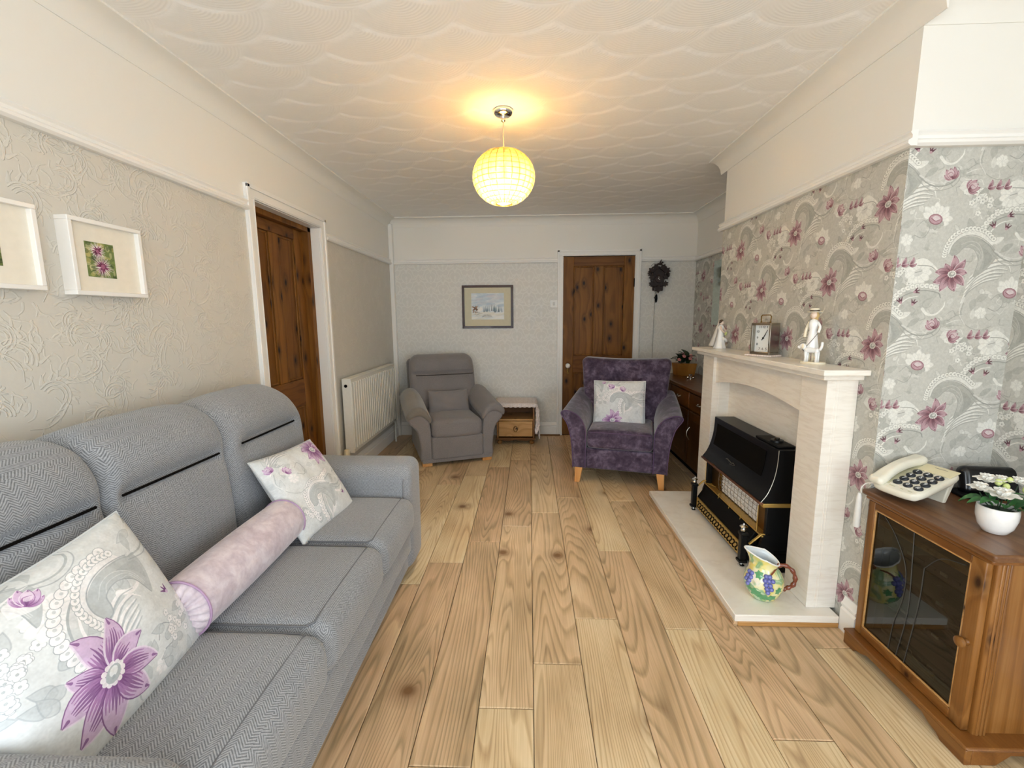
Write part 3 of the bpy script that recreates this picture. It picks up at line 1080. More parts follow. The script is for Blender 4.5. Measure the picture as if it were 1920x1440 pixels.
# floor: a sub-floor slab with every laminate board laid on it
b = MB().box(XL - .3, XR + T, YB - T, YF + .3, -.10, -.012)
floor = struct('floor', b, plain('floor_gap', '#3a2616', .9))
PW, PL, OFF = .19, 1.36, .0127
phase = {0: 1.562, -1: 1.357, -2: 1.148, -3: .914, -4: .711, 1: .471, 2: 1.06, 3: 1.772, 4: 1.268}
first = None
meshes = {}
for k in range(-9, 10):
    x0 = OFF + k * PW
    xa, xb = max(x0, XL), min(x0 + PW, XR)
    if xb - xa < .01:
        continue
    ph = phase.get(k, (k * .733) % PL)
    y = ph - PL * math.ceil((ph - YB) / PL)
    while y < YF:
        ya, yb = max(y, YB), min(y + PL, YF)
        y += PL
        if yb - ya < .02:
            continue
        key = (round(xb - xa, 3), round(yb - ya, 3))
        if key not in meshes:
            hx, hy, e = (xb - xa) / 2 - .0012, (yb - ya) / 2 - .0012, .0028
            m = MB().add([(-hx, -hy, -.012), (hx, -hy, -.012), (hx, hy, -.012), (-hx, hy, -.012), (-hx, -hy, -.0022), (hx, -hy, -.0022), (hx, hy, -.0022), (-hx, hy, -.0022),
                          (-hx + e, -hy + e, 0), (hx - e, -hy + e, 0), (hx - e, hy - e, 0), (-hx + e, hy - e, 0)],
                         [(3, 2, 1, 0), (0, 1, 5, 4), (1, 2, 6, 5), (2, 3, 7, 6), (3, 0, 4, 7), (4, 5, 9, 8), (5, 6, 10, 9), (6, 7, 11, 10), (7, 4, 8, 11), (8, 9, 10, 11)])
            o = obj('plank', m, M_OAK, floor, smooth=None)
            o.location = ((xa + xb) / 2, (ya + yb) / 2, 0)
            meshes[key] = o
        else:
            dup(meshes[key], 'plank', floor, Matrix.Translation(((xa + xb) / 2, (ya + yb) / 2, 0)))

# ceiling: trowelled shell fans, each one lapping over the next towards the far wall
dx = .0095
YC = -.6
nx, ny = int((XR - XL) / dx), int((YF - YC) / dx)
xs, ys = np.linspace(XL, XR, nx), np.linspace(YC, YF, ny)
X, Y = np.meshgrid(xs, ys)
Hh = np.zeros_like(X)
RR = np.full_like(X, .15)
done = np.zeros(X.shape, bool)
RF, RY, RX = .235, .17, .36
rng = random.Random(21)
for r in range(int((YF - YC) / RY) + 4):
    cyy = YC - .3 + r * RY
    for i in range(int((XR - XL) / RX) + 3):
        cx = XL - .2 + i * RX + (r % 2) * RX / 2 + rng.uniform(-.02, .02)
        c2 = cyy + rng.uniform(-.015, .015)
        rad = RF * rng.uniform(.95, 1.06)
        d = np.hypot(X - cx, Y - c2)
        m_ = (d < rad) & (Y > c2 - .05) & ~done
        Hh[m_] = .0034 * (1 - (d[m_] / rad) ** 2) + .0012 * np.exp(-((d[m_] - rad + .004) / .006) ** 2)
        RR[m_] = d[m_]
        done |= m_
me = bpy.data.meshes.new('ceiling')
V = np.stack([X, Y, ZC - Hh], -1).reshape(-1, 3)
q = np.arange((ny - 1) * (nx - 1))
i0 = (q // (nx - 1)) * nx + q % (nx - 1)
Q = np.stack([i0, i0 + nx, i0 + nx + 1, i0 + 1], -1)
me.vertices.add(len(V))
me.vertices.foreach_set('co', V.astype(np.float32).ravel())
me.loops.add(Q.size)
me.loops.foreach_set('vertex_index', Q.ravel().astype(np.int32))
me.polygons.add(len(Q))
me.polygons.foreach_set('loop_start', (np.arange(len(Q)) * 4).astype(np.int32))
me.polygons.foreach_set('use_smooth', np.ones(len(Q), bool))
me.update(calc_edges=True)
at = me.attributes.new('fan_r', 'FLOAT', 'POINT')
at.data.foreach_set('value', RR.astype(np.float32).ravel())
me.materials.append(M_CEIL)
ceil = bpy.data.objects.new('ceiling', me)
COL.objects.link(ceil)
ceil['kind'] = 'structure'
W[ceil.name] = Matrix.Identity(4)
obj('ceiling_slab', MB().box(XL - .3, XR + T, YB - T, YF + .3, ZC + .001, ZC + .1), M_CREAM, ceil)


def holed(x0, x1, z0, z1, hx0, hx1, hz0, hz1):
    """rectangles of a wall with one opening"""
    return [r for r in ((x0, hx0, z0, z1), (hx1, x1, z0, z1), (hx0, hx1, hz1, z1), (hx0, hx1, z0, hz0)) if r[1] - r[0] > 1e-4 and r[3] - r[2] > 1e-4]


# left wall with the recessed doorway
DL0, DL1, DZ = 2.517, 3.302, 1.985
b = MB()
for (a, c, z0, z1) in holed(-.2, YF + T, 0, ZC, DL0, DL1, 0, DZ) + holed(YB - T, -.2, 0, ZC, -3.1, -.6, .68, 2.05):
    b.box(XL - T, XL, a, c, z0, z1)
wl = struct('wall_left', b, M_CREAM, smooth=None)
b = MB()
for (a, c, z0, z1) in holed(-.2, YF, .0, RAIL, DL0, DL1, 0, DZ):
    b.box(XL, XL + .0015, a, c, z0, z1)
obj('wallpaper', b, M_EMBOSS, wl, smooth=None)
# far wall with its doorway
DF0, DF1 = .372, 1.143
b = MB()
for (a, c, z0, z1) in holed(XL - T, XR + T, 0, ZC, DF0, DF1, 0, DZ):
    b.box(a, c, YF, YF + T, z0, z1)
wf = struct('wall_far', b, M_CREAM, smooth=None)
b = MB()
for (a, c, z0, z1) in holed(XL, XR, .0, RAIL, DF0, DF1, 0, DZ):
    b.box(a, c, YF - .0015, YF, z0, z1)
obj('wallpaper', b, M_DAMASK, wf, smooth=None)
# alcove wall on the right, chimney breast in front of it
b = MB().box(XR, XR + T, -.2, YF + T, 0, ZC)
for (a, c, z0, z1) in holed(YB - T, -.2, 0, ZC, -3.1, -.6, .68, 2.05):
    b.box(XR, XR + T, a, c, z0, z1)
wr = struct('wall_right', b, M_CREAM, smooth=None)
obj('wallpaper', MB().box(XR - .0015, XR, BY1, YF, 0, RAIL), M_FLORAL_X, wr, smooth=None)
obj('wallpaper', MB().box(XR - .0015, XR, -.2, BY0, 0, RAIL), M_FLORAL_X, wr, smooth=None)
wb = struct('wall_chimney', MB().box(BX, XR, BY0, BY1, 0, ZC), M_CREAM, smooth=None)
obj('wallpaper', MB().box(BX - .0015, BX, BY0 - .0015, BY1, 0, RAIL), M_FLORAL_X, wb, smooth=None)
obj('wallpaper', MB().box(BX, XR - .0015, BY0 - .0015, BY0, 0, RAIL), M_FLORAL_Y, wb, smooth=None)
obj('wallpaper', MB().box(BX, XR - .0015, BY1, BY1 + .0015, 0, RAIL), M_FLORAL_Y, wb, smooth=None)
# wall behind the camera with a wide glazed opening
b = MB()
for (a, c, z0, z1) in holed(XL - T, XR + T, 0, ZC, -1.40, 1.62, .06, 2.18):
    b.box(a, c, YB - T, YB, z0, z1)
struct('wall_back', b, M_CREAM, smooth=None)
w1 = MB()
for x in (-1.40, -.42, .58, 1.56):
    w1.box(x, x + .06, YB - .09, YB - .03, .06, 2.18)
w1.box(-1.40, 1.62, YB - .09, YB - .03, .06, .12).box(-1.40, 1.62, YB - .09, YB - .03, 2.12, 2.18)
win = struct('window_1', w1, M_WHITE, smooth=None)
for k, x0 in ((2, XL - .09), (3, XR + .03)):  # added, unseen side windows, made up to hold the two fill lights
    w1 = MB()
    for y in (-3.1, -1.88, -.66):
        w1.box(x0, x0 + .06, y, y + .06, .68, 2.05)
    w1.box(x0, x0 + .06, -3.1, -.6, .68, .74).box(x0, x0 + .06, -3.1, -.6, 1.99, 2.05)
    struct(f'window_{k}', w1, M_WHITE, smooth=None)

# picture rails, coving, skirting
RP = [(0, 0), (.022, 0), (.031, .008), (.031, .018), (.019, .026), (.019, .036), (.026, .044), (.022, .051), (0, .051)]
RP = [(d, z + RAIL) for d, z in RP]
CP = [(0, ZC - .092), (.004, ZC - .092), (.006, ZC - .084), (.012, ZC - .06), (.028, ZC - .034), (.055, ZC - .016), (.082, ZC - .012), (.09, ZC - .01), (.09, ZC), (0, ZC)]
SP = [(0, 0), (.02, 0), (.02, .095), (.013, .104), (.019, .112), (.019, .12), (.012, .128), (.006, .15), (0, .15)]
TX, TY = (1, 0, 0), (0, -1, 0)
n_tr = 0


def trim(prof, p0, p1, n, mat=M_WHITE, name=None):
    global n_tr
    n_tr += 1
    return struct(name or f'trim_{n_tr}', MB().mould(prof, p0, p1, n), mat, smooth=30)


for prof, mt in ((RP, M_WHITE), (CP, M_CREAM)):
    rail = prof is RP
    if rail:
        trim(prof, (XL, -.2, 0), (XL, DL0 - .072, 0), TX, mt)
        trim(prof, (XL, DL1 + .085, 0), (XL, YF, 0), TX, mt)
        trim(prof, (XL, YF, 0), (DF0 - .062, YF, 0), TY, mt)
        trim(prof, (DF1 + .062, YF, 0), (XR, YF, 0), TY, mt)
    else:
        trim(prof, (XL, YB, 0), (XL, YF, 0), TX, mt)
        trim(prof, (XL, YF, 0), (XR, YF, 0), TY, mt)
    e = .03 if rail else .09
    trim(prof, (XR, BY1, 0), (XR, YF, 0), (-1, 0, 0), mt)
    trim(prof, (BX, BY0 - e, 0), (BX, BY1 + e, 0), (-1, 0, 0), mt)
    trim(prof, (BX, BY0, 0), (XR, BY0, 0), (0, -1, 0), mt)
    trim(prof, (BX, BY1, 0), (XR, BY1, 0), (0, 1, 0), mt)
    trim(prof, (XR, -.2 if rail else YB, 0), (XR, BY0, 0), (-1, 0, 0), mt)
trim(SP, (XL, YB, 0), (XL, DL0 - .072, 0), TX, name='baseboard_left')
trim(SP, (XL, DL1 + .085, 0), (XL, YF, 0), TX, name='baseboard_left')
trim(SP, (XL, YF, 0), (DF0 - .062, YF, 0), TY, name='baseboard_far')
trim(SP, (DF1 + .062, YF, 0), (XR, YF, 0), TY, name='baseboard_far')
trim(SP, (BX, BY0 - .02, 0), (BX, 1.803, 0), (-1, 0, 0), name='baseboard_chimney')
trim(SP, (BX, BY0, 0), (XR, BY0, 0), (0, -1, 0), name='baseboard_chimney')
trim(SP, (XR, BY1, 0), (XR, YF, 0), (-1, 0, 0), name='baseboard_right')
trim(SP, (XR, YB, 0), (XR, BY0, 0), (-1, 0, 0), name='baseboard_right')
# strip of stained beading on the floor along the far skirting
n_tr += 1
struct(f'trim_{n_tr}', MB().box(.06, DF0 - .02, YF - .034, YF - .02, 0, .013), M_PINE_X, bevel=.004)
# boxed pipe run down the far left corner
n_tr += 1
struct(f'trim_{n_tr}', MB().box(XL, XL + .045, YF - .05, YF, 0, ZC - .06), M_WHITE, bevel=.006)


def casing(parent, ax, u0, u1, z1, w0, face, out, wt):
    """architrave of three moulded pieces round an opening; ax: axis running along the wall"""
    def bx(b, a0, a1, d0, d1, z0, z1_):
        d0, d1 = sorted((face + out * d0, face + out * d1))
        return b.box(a0, a1, d0, d1, z0, z1_) if ax == 'x' else b.box(d0, d1, a0, a1, z0, z1_)
    for (a0, a1, s) in ((u0 - w0, u0, 1), (u1, u1 + w0, -1)):
        b = MB()
        bx(b, a0, a1, 0, .016, 0, z1)
        o0, o1 = (a0, a0 + .022) if s > 0 else (a1 - .022, a1)
        bx(b, o0, o1, .016, .026, 0, z1 + w0 * .95)
        i0, i1 = (a1 - .014, a1 - .006) if s > 0 else (a0 + .006, a0 + .014)
        bx(b, i0, i1, .016, .02, 0, z1)
        obj('architrave', b, M_WHITE, parent, bevel=.004)
    b = MB()
    bx(b, u0 - w0, u1 + w0, 0, .016, z1, z1 + w0)
    bx(b, u0 - w0, u1 + w0, .016, .026, z1 + w0 - .022, z1 + w0)
    bx(b, u0, u1, .016, .02, z1 + .006, z1 + .014)
    obj('architrave', b, M_WHITE, parent, bevel=.004)


def panel_door(name, M, wd=.771, ht=1.98, th=.042, cross=M_PINE_X, knob_side=-1, furniture=True):
    """four-panel pine door; local: x across from 0, front face at y=0 looking -y"""
    root = bpy.data.objects.new(name, None)
    COL.objects.link(root)
    root.matrix_world = M
    root['kind'] = 'structure'
    W[root.name] = M.copy()
    sw, mw = .112, .105
    xm0, xm1 = wd / 2 - mw / 2, wd / 2 + mw / 2
    zr = [(0, .2), (.715, .905), (1.875, ht)]
    for x0 in (0, wd - sw):
        obj('stile', MB().box(x0, x0 + sw, 0, th, 0, ht), M_PINE, root, bevel=.003)
    for z0, z1 in zr:
        obj('rail', MB().box(sw, wd - sw, .0005, th, z0, z1), cross, root, bevel=.003)
    for z0, z1 in ((.2, .715), (.905, 1.875)):
        obj('muntin', MB().box(xm0, xm1, .0008, th, z0, z1), M_PINE, root, bevel=.003)
        for x0, x1 in ((sw, xm0), (xm1, wd - sw)):
            b = MB().box(x0, x1, .016, .03, z0, z1)
            obj('panel', b, M_PINE, root)
            # bead round the panel
            bd = MB()
            for (a0, a1, c0, c1) in ((x0, x1, z0, z0 + .016), (x0, x1, z1 - .016, z1), (x0, x0 + .016, z0, z1), (x1 - .016, x1, z0, z1)):
                bd.box(a0, a1, .008, .02, c0, c1)
            obj('panel_moulding', bd, M_PINE, root, bevel=.005)
    if furniture:
        kx = .056
        k = obj('door_knob', MB().lathe([(0, .062), (.012, .061), (.022, .054), (.027, .043), (.026, .032), (.018, .022), (.011, .016), (.011, .005), (.024, .004), (.024, 0)][::-1], 20, (kx, 0, .795), 'y', lambda p, a: (p[0], p[1], -p[2])), M_PORC, root)
        k['label'] = 'white china door knob'
        e = obj('keyhole_plate', MB().box(kx - .009, kx + .009, -.004, 0, .715, .762), M_BRASS_D, root, bevel=.003)
        obj('key', MB().tube([(kx, -.004, .728), (kx, -.02, .727), (kx, -.024, .722)], .003, 6).tube([(kx + .008 * math.cos(a), -.024, .712 + .01 * math.sin(a)) for a in np.linspace(0, 2 * PI, 13)[:-1]], .0022, 6, True), M_BRASS, root)
    return root


# far door, shut
d1 = panel_door('door_1', Matrix.Translation((DF0 + .002, YF + .002, .004)), DF1 - DF0 - .004, 1.975)
n_tr += 1
casing(struct(f'trim_{n_tr}', MB().box(DF0, DF0 + .0015, YF + .002, YF + T, 0, DZ).box(DF1 - .0015, DF1, YF + .002, YF + T, 0, DZ), M_WHITE), 'x', DF0, DF1, DZ, .062, YF, -1, T)
for z in (1.65, .3):
    obj('hinge', MB().box(DF1 - DF0 - .012, DF1 - DF0 + .004, -.006, .004, z, z + .09), M_HOLE, d1, bevel=.002)
# left door, set back in its lining and seen obliquely
Md = Matrix.Translation((XL - .105, DL0 + .004, .004)) @ Matrix.Rotation(PI / 2, 4, 'Z')
d2 = panel_door('door_2', Md, DL1 - DL0 - .05, 1.945, furniture=False, cross=M_PINE_X)
n_tr += 1
fr = struct(f'trim_{n_tr}', MB().box(XL - .06, XL, DL0, DL0 + .003, 0, DZ).box(XL - .06, XL, DL1 - .003, DL1, 0, DZ).box(XL - .06, XL, DL0, DL1, DZ - .003, DZ), M_WHITE)
casing(fr, 'y', DL0, DL1, DZ, .072, XL, 1, T)
obj('door_stop', MB().box(XL - .15, XL - .062, DL1 - .045, DL1 + .02, 0, DZ + .02).box(XL - .15, XL - .062, DL0, DL1, DZ - .035, DZ + .02), M_PINE, fr, bevel=.003)
# what closes the openings behind the two doors
obj('closing_board', MB().box(XL - .22, XL - .2, DL0 - .2, DL1 + .2, 0, ZC), M_HOLE, fr)
obj('closing_board', MB().box(DF0 - .2, DF1 + .2, YF + .14, YF + .15, 0, ZC), M_HOLE, d1, ws=True)
# ------------------------------------------------------------------ the sofa
Rx, Ry, Rz = (lambda a: Matrix.Rotation(a, 4, 'X')), (lambda a: Matrix.Rotation(a, 4, 'Y')), (lambda a: Matrix.Rotation(a, 4, 'Z'))
Tr = lambda x, y, z: Matrix.Translation((x, y, z))

sofa = thing('sofa', 'long grey herringbone three-seat sofa against the wall beside the panelled doorway', 'sofa', (-1.02, 1.37, 0))
SY = [.705, 1.135, 1.625, 2.095]


def seat_fn(P, hz, crown=.018):
    x, y, z = P.T
    k = np.clip(1 - (x / .31) ** 4, 0, 1) * np.clip(1 - (y / .25) ** 4, 0, 1)
    z2 = np.where(z > 0, z + crown * k, z)
    x2 = np.where(x > 0, x + .012 * np.clip(1 - (y / .25) ** 4, 0, 1) * np.clip(1 - (z / hz) ** 2, 0, 1), x)
    return np.stack([x2, y, z2], 1)


def back_fn(P, hz, groove, lean=.05, end=0):
    x, y, z = P.T
    front = np.clip(x / .12, 0, 1)
    m = 1 / (1 + np.exp((np.abs(y) - .205) / .008))
    g_ = np.exp(-((z - groove) / .011) ** 2) * .036 * m + np.exp(-((z - groove) / .05) ** 2) * .014 * m
    top = np.where(z > groove, np.sin(np.clip((z - groove) / (hz - groove), 0, 1) * PI), np.sin(np.clip((z + hz) / (groove + hz), 0, 1) * PI))
    x2 = x - front * g_ + front * .02 * top * np.clip(1 - (y / .26) ** 4, 0, 1)
    x2 = x2 - lean * (z + hz) / (2 * hz) - .085 * np.clip((z - .12) / (hz - .12), 0, 1) ** 2.2 * np.clip((x + .1) / .2, 0, 1)
    z2 = z + np.where(z > 0, .016 * np.clip(1 - (y / .25) ** 4, 0, 1) - .03 * end * np.clip((y - .12) / .15, 0, 1) ** 2 * np.clip(z / hz, 0, 1), 0) - .02 * np.clip((-x) / .1, 0, 1) * np.clip(z / hz, 0, 1)
    return np.stack([x2, y, z2], 1)


b = MB().rbox((-1.035, 1.375, .165), (.41, .93, .12), .025, 4)
obj('base', b, M_TWEED, sofa, ws=True, smooth=180)
b = MB().rbox((-.645, 1.375, .232), (.052, .722, .072), .035, 10)
obj('front_rail', b, M_TWEED, sofa, ws=True, smooth=180)
b = MB().rbox((-1.425, 1.375, .5), (.055, .86, .43), .05, 6)
obj('back_frame', b, M_TWEED, sofa, ws=True, smooth=180)
for (y0, y1, sgn) in ((.405, .695, -1), (2.105, 2.345, 1)):
    def arm_fn(P, sgn=sgn):
        x, y, z = P.T
        t = np.clip((z + .1) / .37, 0, 1)
        flare = .018 * t ** 3 * sgn
        y2 = y + flare + .010 * np.sin(np.clip((z + .27) / .54, 0, 1) * PI) * np.sign(y)
        z2 = z + np.where(z > .1, -.02 * (y / .12) ** 2, 0) + np.where(z > .1, .012 * np.clip(-x / .4, 0, 1), 0)
        x2 = x + np.where(x > .3, .010 * (1 - (y / .13) ** 2), 0)
        return np.stack([x2, y2, z2], 1)
    b = MB().rbox((-1.012, (y0 + y1) / 2, .322), (.405, (y1 - y0) / 2, .282), .055, 10, 4, arm_fn)
    a = obj('arm', b, M_TWEED, sofa, ws=True, smooth=180)
    yc, hw = (y0 + y1) / 2, (y1 - y0) / 2
    path = []
    for t in np.linspace(0, 1, 30):
        if t < .3:
            p = (-.632, yc - hw + .004, .06 + t / .3 * .44)
        elif t > .7:
            p = (-.632, yc + hw - .004, .5 - (t - .7) / .3 * .44)
        else:
            an = PI * (t - .3) / .4
            p = (-.632, yc - (hw - .003) * math.cos(an), .5 + .068 * math.sin(an) ** .7)
        fl = .018 * np.clip((p[2] - .212) / .37, 0, 1) ** 3 * sgn
        path.append((p[0], p[1] + fl + (.008 * math.sin(min(1, (p[2] - .04) / .54) * PI)) * (1 if p[1] > yc else -1), p[2]))
    obj('piping', MB().tube(path, .0045, 6), M_PIPE, a, ws=True)
for i in range(3):
    y0, y1 = SY[i] + .002, SY[i + 1] - .002
    yc, hw = (y0 + y1) / 2, (y1 - y0) / 2
    b = MB().rbox((-.875, yc, .372), (.30, hw, .082), .045, 12, 4, lambda P: seat_fn(P, .082))
    c = obj('seat_cushion', b, M_TWEED, sofa, ws=True, smooth=180)
    xs_, zt = -.628, .459
    pth = [(-1.12, y1 - .013, .452), (-.9, y1 - .013, .4545), (xs_ - .02, y1 - .013, .4535), (xs_, y1 - .028, zt - .001)] + [(xs_, yc + hw * k, zt + .004 * (1 - k * k)) for k in (.8, .4, 0, -.4, -.8)] + [(xs_, y0 + .028, zt - .001), (xs_ - .02, y0 + .013, .4535), (-.9, y0 + .013, .4545), (-1.12, y0 + .013, .452)]
    obj('seam', MB().tube(pth, .003, 6), M_SEAM, c, ws=True)
    y0b, y1b = (SY[i] - .05 if i == 0 else SY[i] - .01), (SY[i + 1] + .10 if i == 2 else SY[i + 1] - .012)
    yc, hw = (y0b + y1b) / 2, (y1b - y0b) / 2
    b = MB().rbox((-1.262, yc, .715), (.135, hw, .302), .052, 24, 4, lambda P: back_fn(P, .305, .115, .03, 2.2 if i == 2 else 0))
    c = obj('back_cushion', b, M_TWEED, sofa, ws=True, smooth=180)
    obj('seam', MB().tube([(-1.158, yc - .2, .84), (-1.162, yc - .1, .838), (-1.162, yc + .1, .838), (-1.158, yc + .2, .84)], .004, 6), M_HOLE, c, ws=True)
for (x, y) in ((-.68, .48), (-.68, 2.27), (-1.38, .48), (-1.38, 2.27)):
    obj('foot', MB().box(x - .03, x + .03, y - .03, y + .03, 0, .06), M_BEECH, sofa, ws=True)


# ------------------------------------------------------------------ loose cushions
def pillow(wd, ht, th, n=30, pinch=.05, sag=0.0):
    """square scatter cushion, local: width x, height z, front -y; returns mesh and uv"""
    b, uv = MB(), []
    for side in (-1, 1):
        vs, fs = [], []
        for j in range(n + 1):
            for i in range(n + 1):
                u, v = -1 + 2 * i / n, -1 + 2 * j / n
                u, v = math.sin(u * PI / 2) * .5 + u * .5, math.sin(v * PI / 2) * .5 + v * .5
                e = max(0.0, (1 - u * u) * (1 - v * v))
                x = wd / 2 * u * (1 - pinch * (1 - v * v) * u * u)
                z = ht / 2 * v * (1 - pinch * (1 - u * u) * v * v)
                wr = .006 * math.sin(7 * u + 5 * v) * math.sin(4 * v - 3 * u) * e
                y = side * (th / 2) * e ** .42 + wr
                z -= sag * (1 - u * u) * max(0, v)
                vs.append((x, y, z))
                uv.append(((u + 1) / 2, (v + 1) / 2))
        for j in range(n):
            for i in range(n):
                q = (j * (n + 1) + i, j * (n + 1) + i + 1, (j + 1) * (n + 1) + i + 1, (j + 1) * (n + 1) + i)
                fs.append(q if side < 0 else q[::-1])
        b.add(vs, fs)
    return b, uv


def edge_pipe(wd, ht, pinch, r=.004, sag=0.0):
    P = []
    for k in range(4):
        for t in np.linspace(-1, 1, 12)[:-1]:
            u, v = [(t, -1), (1, t), (-t, 1), (-1, -t)][k]
            P.append((wd / 2 * u * (1 - pinch * (1 - v * v)), 0, ht / 2 * v * (1 - pinch * (1 - u * u)) - sag * (1 - u * u) * max(0, v)))
    return MB().tube(P, r, 6, True)


def cushion(name, label, M, wd, ht, th, mat, pinch=.05, pipe=None, sag=0.0, group=None):
    b, uv = pillow(wd, ht, th, 30, pinch, sag)
    o = obj(name, b, mat, uvs=uv, smooth=180)
    o.matrix_world = M
    W[o.name] = M.copy()
    tag(o, label, 'cushion', group)
    if pipe:
        obj('piping', edge_pipe(wd, ht, pinch, .0035, sag), pipe, o)
    return o


def print_mat(name, spots, seed, **k):
    im = cushion_print(name + '_print', spots, seed, **k)
    return img_mat(name, im, lambda g: g.coord('UV'), .75, .15, ext='EXTEND')


M_C1 = print_mat('printed_cotton_large_flower', [('cluster', .06, .29, 1.1, .4, 1), ('scroll', .33, .47, 1.25, .3, 1), ('feather', .50, .0, 1.1, .35, 1), ('cluster', .36, .12, .9, .2, 1), ('paisley', .27, .20, 1.05, .55, 1), ('paisley', .05, .33, .9, .25, 1), ('buds', .10, .415, 1, .3, 1), ('trio', .415, .21, 1.1, 0, 1), ('flower', .165, .15, 1.7, .25, 1)], 5)
M_C3 = print_mat('printed_cotton_scroll', [('cluster', .08, .1, 1.1, .4, 1), ('scroll', .33, .33, 1.3, .5, 1), ('paisley', .16, .05, 1.1, .3, 1), ('feather', .28, .1, 1.2, -.2, 1), ('scroll', .25, .50, 1.2, 0, -1), ('trio', .40, .12, 1.2, .3, 1), ('flower', .36, .385, 1.35, 0, 1), ('buds', .07, .36, .9, 0, 1)], 8)
M_C2 = print_mat('printed_cotton_paisley', [('cluster', .1, .3, 1.1, .4, 1), ('scroll', .48, .42, 1.35, .2, 1), ('paisley', .19, .16, 1.25, .2, 1), ('feather', .38, .1, 1.2, .4, -1), ('paisley', .0, .3, 1.0, .6, 1), ('buds', .21, .385, 1.1, .3, 1), ('buds', .12, .42, .7, 0, 1), ('flower', .175, .07, 1.45, .2, 1)], 9)

cushion('scatter_cushion', 'large pale printed cushion with a bold purple flower, nearest the front arm of the sofa', Tr(-.985, .865, .63) @ Rz(PI / 2 + .06) @ Rx(-.40) @ Ry(-.07), .45, .42, .16, M_C1, .05, plain('cushion_edge', '#c9cdd0', .8))
cushion('scatter_cushion', 'pale printed cushion leaning at the far arm of the grey sofa', Tr(-.975, 1.835, .605) @ Rz(PI / 2 - .08) @ Rx(-.60) @ Ry(.05), .41, .39, .13, M_C3, .05, plain('cushion_edge_pale', '#c3c6c8', .8))

# bolster
bol = thing('bolster_cushion', 'lilac crushed velvet bolster lying along the middle seat of the sofa', 'cushion', (-.965, 1.36, .545))
L, R = .285, .083
prof = [(.006, -L + .004), (.02, -L - .006), (.045, -L - .012), (.07, -L - .006), (R, -L + .012)] + [(R + .004 * math.sin(PI * t), -L + .012 + t * (2 * L - .024)) for t in np.linspace(.05, .95, 14)] + [(R, L - .012), (.07, L + .006), (.045, L + .012), (.02, L + .006), (.006, L - .004)]


def gather(p, a):
    x, y, z = p
    r = math.hypot(x, y)
    if r < 1e-6 or abs(z) < L - .03:
        return (x, y, z + 0.0)
    k = .005 * math.sin(a * 19) * min(1, r / .03) * (1 if r < .082 else .3)
    return (x, y, z + k * (1 if z > 0 else -1))


obj('cover', MB().lathe(prof, 96, (0, 0, 0), 'y', gather), M_LILAC, bol, smooth=180)
for s in (-1, 1):
    obj('piping', MB().tube([((R + .001) * math.cos(a), s * (L - .010), (R + .001) * math.sin(a)) for a in np.linspace(0, 2 * PI, 41)[:-1]], .0035, 6, True), M_LILAC_PIPE, bol)
    obj('button', MB().ball((0, s * (L - .0), 0), (.014, .008, .014)), M_LILAC, bol)
bol.rotation_euler = (0, 0, .03)
W[bol.name] = Tr(-.965, 1.36, .545) @ Rz(.03)

# ------------------------------------------------------------------ grey recliner in the far corner
rec = thing('recliner_chair', 'grey-brown upholstered armchair with rolled arms in the corner beside the radiator', 'armchair', (-.80, 4.33, 0), math.radians(21))


def rec_back(P):
    x, y, z = P.T
    fr_ = np.clip(-y / .09, 0, 1)
    m = 1 / (1 + np.exp((np.abs(x) - .3) / .01))
    g_ = .04 * np.exp(-((z - .115) / .012) ** 2) * m + .012 * np.exp(-((z - .115) / .05) ** 2) * m
    bulge = .03 * np.abs(np.sin(np.clip((z + .3) / .6, 0, 1) * PI * 1.5 + .2)) * np.clip(1 - (x / .36) ** 4, 0, 1)
    y2 = y + fr_ * (g_ - bulge) + .16 * (z + .3) / .6
    x2 = x * (1 - .06 * np.clip((z - .05) / .25, 0, 1) ** 2) * (1 + .05 * np.clip((z + .3) / .4, 0, 1))
    return np.stack([x2, y2, z], 1)


obj('base', MB().rbox((0, .02, .155), (.33, .40, .115), .03, 6), M_TWEED2, rec, smooth=180)
obj('front_panel', MB().rbox((0, -.395, .165), (.238, .025, .105), .02, 6), M_TWEED2, rec, smooth=180)
obj('valance', MB().box(-.325, .325, -.412, -.40, .035, .075), M_TWEED2, rec, bevel=.004)
obj('seat_cushion', MB().rbox((0, -.10, .335), (.235, .325, .082), .05, 10, 4, lambda P: np.stack([P[:, 0], P[:, 1] - .015 * (P[:, 1] < -.2) * (1 - (P[:, 0] / .24) ** 2), P[:, 2] + np.where(P[:, 2] > 0, .022 * (1 - (P[:, 0] / .25) ** 2), 0)], 1)), M_TWEED2, rec, smooth=180)
obj('backrest', MB().rbox((0, .22, .65), (.325, .10, .31), .085, 22, 4, rec_back), M_TWEED2, rec, smooth=180)
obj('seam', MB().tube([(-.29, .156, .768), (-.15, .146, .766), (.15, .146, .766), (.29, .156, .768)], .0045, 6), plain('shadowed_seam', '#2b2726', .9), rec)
obj('back_shell', MB().rbox((0, .40, .55), (.345, .06, .36), .05, 6, 3, lambda P: np.stack([P[:, 0], P[:, 1] + .12 * (P[:, 2] + .36) / .72, P[:, 2]], 1)), M_TWEED2, rec, smooth=180)
